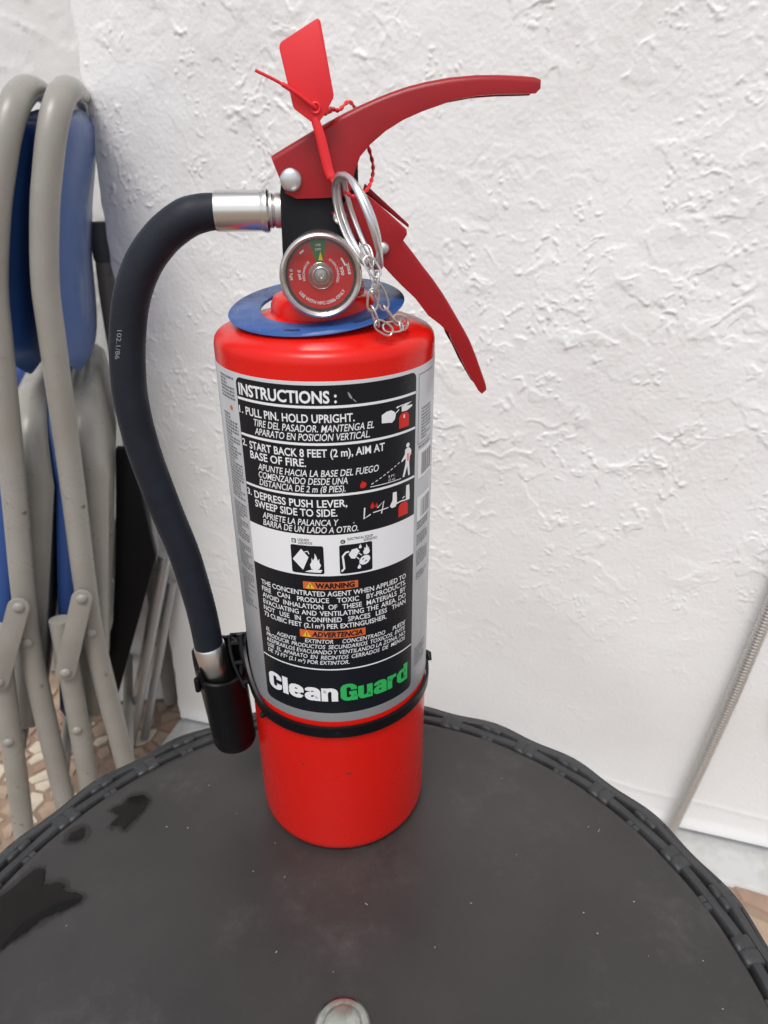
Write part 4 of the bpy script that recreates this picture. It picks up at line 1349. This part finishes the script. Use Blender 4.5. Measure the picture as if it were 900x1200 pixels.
chain([(18.6, -30, 354.0), (19.6, -36, 347.5), (22.4, -42, 340.0), (25.0, -42, 333.0), (28.0, -38, 327.0), (33.0, -32, 322.6), (37.0, -28, 321.6)], 5, ext)
chain([(37.0, -28, 321.8), (35.0, -34, 321.6), (31.0, -39, 321.4), (26.0, -41.5, 322.0)], 2, ext)

# ================================================================== TAMPER SEAL
seal = empty('tamper_seal', 'bright red plastic tamper seal tag looped through the pull ring', 'seal', (0, 0, 0))
def corner_round(pts, rr, n=5):
    out = []
    k = len(pts)
    for i in range(k):
        p0, p1, p2 = Vector((*pts[i-1], 0)), Vector((*pts[i], 0)), Vector((*pts[(i+1) % k], 0))
        r_ = rr[i] if isinstance(rr, (list, tuple)) else rr
        a = p1+(p0-p1).normalized()*r_
        b = p1+(p2-p1).normalized()*r_
        for j in range(n+1):
            t = j/n
            q = a*(1-t)**2+p1*2*t*(1-t)+b*t*t
            out.append((q.x, q.y))
    return out
tagp = corner_round([(-13.6, 427.4), (2.9, 436.2), (7.5, 409.8), (3.6, 403.6), (0.6, 400.4), (-2.2, 401.0), (-9.0, 405.6)], [2.2, 2.2, 1.2, 0.8, 0.4, 0.4, 1.0])
V, Fc = prism([(x*mm, z*mm) for x, z in tagp], -0.0207, -0.0193)
tg = bevel_mesh('tag_plate', V, Fc, 'red_plastic', seal, 0.0003, 2)
V, Fc = torus((-0.0002, -0.0208, 0.4058), (0, 1, 0), 0.0018, 0.0006, 24, 8)
mesh_obj('eyelet', V, Fc, 'red_plastic', tg)
V, Fc = tube(smooth_path([(-0.0008, -0.020, 0.4025), (0.0013, -0.0203, 0.3960), (0.0030, -0.0204, 0.3885), (0.0045, -0.0206, 0.3825), (0.0062, -0.0215, 0.3785)], 30),
             [0.0017+0.0004*math.sin(math.pi*i/29)-(0.0009 if i > 25 else 0) for i in range(30)], 12, flat=(0.5, 1.0), ref=(0, -1, 0))
mesh_obj('strap_strip', V, Fc, 'red_plastic', seal)
tp = smooth_path([(-0.0229, -0.0245, 0.4182), (-0.0170, -0.0240, 0.4157), (-0.0116, -0.0232, 0.4131), (-0.0055, -0.0222, 0.4095), (-0.0004, -0.0208, 0.4060), (0.0030, -0.0150, 0.4045), (0.0060, -0.0080, 0.4055)], 60)
V, Fc = tube(tp, [0.00062 if i < 18 else 0.00095 for i in range(60)], 10)
mesh_obj('tail', V, Fc, 'red_plastic', seal)
bl = smooth_path([(0.0035, -0.0150, 0.4040), (0.0062, -0.0090, 0.4062), (0.0098, -0.001, 0.4062), (0.0150, 0.010, 0.4100), (0.0195, 0.0160, 0.4040), (0.0228, 0.0120, 0.3935), (0.0246, 0.0040, 0.3850), (0.0232, -0.0060, 0.3790), (0.0200, -0.0140, 0.3750), (0.0150, -0.0215, 0.3732), (0.0105, -0.0225, 0.3750)], 140)
V, Fc = tube(bl, [0.00055+0.00042*(0.5+0.5*math.sin(i*1.05)) for i in range(140)], 8)
mesh_obj('beaded_loop', V, Fc, 'red_plastic', seal)

# ================================================================== FOLDING CHAIRS
AL = R(-13.4)
WV = Vector((math.sin(AL), math.cos(AL), 0))
BV = Vector((math.cos(AL), -math.sin(AL), 0))
CW = 0.40
def make_chair():
    root = empty('folding_chair', 'folded grey-beige metal chair with blue back, nearest the wall corner', 'folding chair', (-0.300, 0.370, ZF), 'folded chairs stacked against the wall')
    root.rotation_euler = (0, 0, -AL)
    # local frame: x = back direction, y = width (away from viewer), z up
    MP = [(6, 4), (3, 138), (1, 319), (5, 407), (17, 549), (28, 697), (33, 754), (45, 814), (55, 850)]
    prof_ = [(x*mm, z*mm) for x, z in MP]
    near = [(x, 0.0, z) for x, z in prof_]
    top = [(0.065, 0.004, 0.882), (0.074, 0.018, 0.905), (0.081, 0.050, 0.918), (0.084, 0.10, 0.922), (0.085, 0.2, 0.923), (0.084, CW-0.10, 0.922), (0.081, CW-0.05, 0.918), (0.074, CW-0.018, 0.905), (0.065, CW-0.004, 0.882)]
    far = [(x, CW, z) for x, z in prof_][::-1]
    path = smooth_path(near+top+far, 200)
    V, Fc = tube(path, 0.0129, 20, ref=(0, 1, 0), flat=(0.82, 1.0))
    mesh_obj('front_frame', V, Fc, 'chair_paint', root, ang=60)
    for y in (-0.006, CW+0.006):
        V, Fc = tube(smooth_path([(-0.054, y, 0.003), (-0.045, y, 0.121), (-0.036, y, 0.260), (-0.029, y, 0.374)], 24), 0.0128, 18, flat=(0.8, 1.0), ref=(0, 1, 0))
        mesh_obj('rear_leg', V, Fc, 'chair_paint', root)
        # link bar with rivets
        s_ = -1 if y < 0 else 1
        yo = y+s_*0.0150
        a, b = Vector((0.002, yo, 0.407)), Vector((-0.035, yo, 0.308))
        dd = (b-a).normalized()
        nn = Vector((dd.z, 0, -dd.x))*0.0115
        pts = []
        for k in range(9):
            t = R(-90+180*k/8)
            pts.append(b+dd*0.0115*math.cos(t)+nn*math.sin(t))
        for k in range(9):
            t = R(90+180*k/8)
            pts.append(a+dd*0.0115*math.cos(t)+nn*math.sin(t))
        V, Fc = prism([(q.x, q.z) for q in pts], yo-0.0013, yo+0.0013)
        lk = bevel_mesh('link_bar', V, Fc, 'chair_paint', root, 0.0006, 2)
        for (x, z, d_) in ((0.002, 0.407, 0.0013), (-0.035, 0.308, 0.0013)):
            V, Fc = lathe([(0.0062, 0), (0.0060, s_*0.0014), (0.0045, s_*0.0028), (0.002, s_*0.0035), (0.0001, s_*0.0037)], 24, axis='y', c=(x, yo+s_*d_, z))
            mesh_obj('rivet', V, Fc, 'chair_paint', lk)
        for (x, z, yy) in ((0.001, 0.350, y-s_*0.006+s_*0.0108), (-0.041, 0.211, y+s_*0.0098)):
            V, Fc = lathe([(0.0060, 0), (0.0058, s_*0.0014), (0.0045, s_*0.0026), (0.0001, s_*0.0034)], 24, axis='y', c=(x, yy, z))
            mesh_obj('rivet', V, Fc, 'chair_paint', root)
    for z, x in ((0.10, 0.003), (0.16, -0.042)):
        V, Fc = tube([(x, 0, z), (x, CW, z)], 0.0075, 14)
        mesh_obj('stretcher', V, Fc, 'chair_paint', root)
    # backrest: padded shell following the frame
    ny_, nz_ = 26, 22
    def cx(z):
        return np.interp(z, [q[1] for q in prof_]+[0.906], [q[0] for q in prof_]+[0.072])
    V, Fc = [], []
    for side in (1, -1):
        for j in range(nz_+1):
            v = j/nz_
            for i in range(ny_+1):
                u = i/ny_
                y = 0.014+(CW-0.028)*u
                eu = min(1, math.sin(math.pi*u)*3.0)**0.5
                drop = 0.028*(1-min(1, math.sin(math.pi*u)*1.6))
                z = 0.640+drop*1.2+(0.905-0.640-drop*1.6)*v
                ev = math.sqrt(max(0, 1-(2*v-1)**6))
                bow = 0.008+0.013*math.sin(math.pi*u)
                th = 0.0125*eu*ev
                V.append((cx(z)+bow+side*th*(1.1 if side > 0 else 0.9)-0.002, y, z))
    n1 = (ny_+1)*(nz_+1)
    for j in range(nz_):
        for i in range(ny_):
            a = j*(ny_+1)+i
            Fc.append((a, a+1, a+ny_+2, a+ny_+1))
            Fc.append((n1+a, n1+a+ny_+1, n1+a+ny_+2, n1+a+1))
    def rim(seq):
        for a, b in zip(seq[:-1], seq[1:]):
            Fc.append((a, n1+a, n1+b, b))
    rim([i for i in range(ny_+1)])
    rim([nz_*(ny_+1)+i for i in range(ny_, -1, -1)])
    rim([j*(ny_+1) for j in range(nz_, -1, -1)])
    rim([j*(ny_+1)+ny_ for j in range(nz_+1)])
    mesh_obj('backrest', V, Fc, 'chair_blue', root, ang=70)
    # folded seat: steel pan (faces back) and blue cushion (faces front)
    seat_out = corner_round([(0.018, 0.185), (CW-0.018, 0.185), (CW-0.018, 0.625), (0.018, 0.625)], [0.03, 0.03, 0.09, 0.09], 8)
    def slab(x_off0, x_off1, shrink, name, m, puff, parent):
        V, Fc = [], []
        cyy, czz = CW/2, 0.42
        n = len(seat_out)
        def xs(z): return 0.052-max(0.0, 0.52-z)*0.19
        for (off, s_) in ((x_off0, shrink*0.97), (x_off0+(x_off1-x_off0)*0.25, shrink), (x_off0+(x_off1-x_off0)*0.75, shrink), (x_off1, shrink*0.965), (x_off1+puff, shrink*0.5)):
            for (y, z) in seat_out:
                yy, zz_ = cyy+(y-cyy)*s_, czz+(z-czz)*s_
                V.append((xs(zz_)+off, yy, zz_))
        for k in range(4):
            for i in range(n):
                i2 = (i+1) % n
                Fc.append((k*n+i, k*n+i2, (k+1)*n+i2, (k+1)*n+i))
        Fc.append(tuple(range(n))[::-1])
        Fc.append(tuple(4*n+i for i in range(n)))
        o_ = mesh_obj(name, V, Fc, m, parent, ang=50)
        return o_
    slab(-0.034, 0.0, 1.0, 'seat_pan', 'chair_paint', 0.003, root)
    slab(-0.035, -0.058, 0.97, 'seat_cushion', 'seat_blue', -0.005, root)
    return root
chair = make_chair()
def copy_tree(o, parent=None):
    c = o.copy()
    COL.objects.link(c)
    if parent: c.parent = parent
    for ch in list(o.children):
        copy_tree(ch, c)
    return c
chair2 = copy_tree(chair)
chair2['label'] = 'folded grey-beige metal chair with blue back at the left picture edge'
o2 = BV*(-0.090)
chair2.location = Vector((-0.300, 0.370, ZF+0.0060))+o2-WV*0.004
chair2.rotation_euler = (0, R(3.5), -AL)

# black folded stool leaning beside the chairs
stool = empty('folded_stool', 'black panel of a folded stool with grey tube legs leaning by the wall corner', 'stool', (-0.30, 0.50, ZF))
def sl_(pts): return [(x+0.30, z-ZF) for x, z in pts]
V, Fc = prism(sl_([(-0.270, 0.065), (-0.251, 0.062), (-0.2435, -0.095), (-0.338, -0.338), (-0.356, -0.340), (-0.348, -0.270), (-0.320, -0.200), (-0.299, -0.100), (-0.281, 0.0)]), -0.006, 0.006)
bevel_mesh('seat_panel', V, Fc, 'stool_black', stool, 0.002, 2)
for k, (a, b, r_) in enumerate((((-0.2390, -0.110), (-0.3480, -0.4665), 0.0095), ((-0.2395, -0.165), (-0.3270, -0.4665), 0.0070))):
    yy = 0.024+0.016*k
    V, Fc = tube([(a[0]+0.30, yy, a[1]-ZF), ((a[0]+b[0])/2+0.30, yy, (a[1]+b[1])/2-ZF), (b[0]+0.30, yy, b[1]-ZF)], r_, 18)
    mesh_obj('leg', V, Fc, 'grey_tube', stool)

V, Fc = tube([(-0.300+0.30, 0.125, 0.004), (-0.283+0.30, 0.125, 0.70), (-0.280+0.30, 0.125, 0.748)], 0.0115, 18)
post = mesh_obj('rear_post', V, Fc, 'chair_paint', stool)
V, Fc = lathe([(0.0120, 0.742), (0.0135, 0.746), (0.0135, 0.785), (0.0110, 0.790)], 24, c=(0.0205, 0.125, 0))
mesh_obj('post_cap', V, Fc, 'knob_grey', post)

# ================================================================== BRAIDED HOSE at the right
bh0, bh1 = Vector((0.4450, 0.2735, ZF+0.013)), Vector((0.4885, 0.2560, 0.02))
bd = []
for k in range(500):
    t = k/499
    p_ = bh0.lerp(bh1, t)
    p_ += WD*(0.004*math.sin(math.pi*t))
    bd.append(p_)
V, Fc = [], []
nb_ = 28
tdir = (bh1-bh0).normalized()
u_ = WN.cross(tdir).normalized()
v_ = tdir.cross(u_)
ln = (bh1-bh0).length
for k, p_ in enumerate(bd):
    s = ln*k/499
    for i in range(nb_):
        a = 2*math.pi*i/nb_
        q = math.sin(6*a+s*700)*math.sin(6*a-s*700)
        rr = 0.0074*(1+0.14*q)
        V.append(p_+u_*math.cos(a)*rr+v_*math.sin(a)*rr)
for k in range(499):
    for i in range(nb_):
        i2 = (i+1) % nb_
        Fc.append((k*nb_+i, k*nb_+i2, (k+1)*nb_+i2, (k+1)*nb_+i))
o = mesh_obj('braided_hose', V, Fc, 'braid_steel', None, ang=80)
tag(o, 'thin braided steel water hose leaning along the wall at the right', 'hose')
kb = Vector((0.5420, 0.2350, -0.205))
V, Fc = lathe([(0.012, 0.0), (0.016, 0.002), (0.018, 0.008), (0.017, 0.016), (0.011, 0.020)], 24, axis='y')
o = mesh_obj('valve_knob', [kb+Vector(v) for v in V], Fc, 'knob_grey', None)
tag(o, 'small dark grey valve knob at the right picture edge', 'knob')
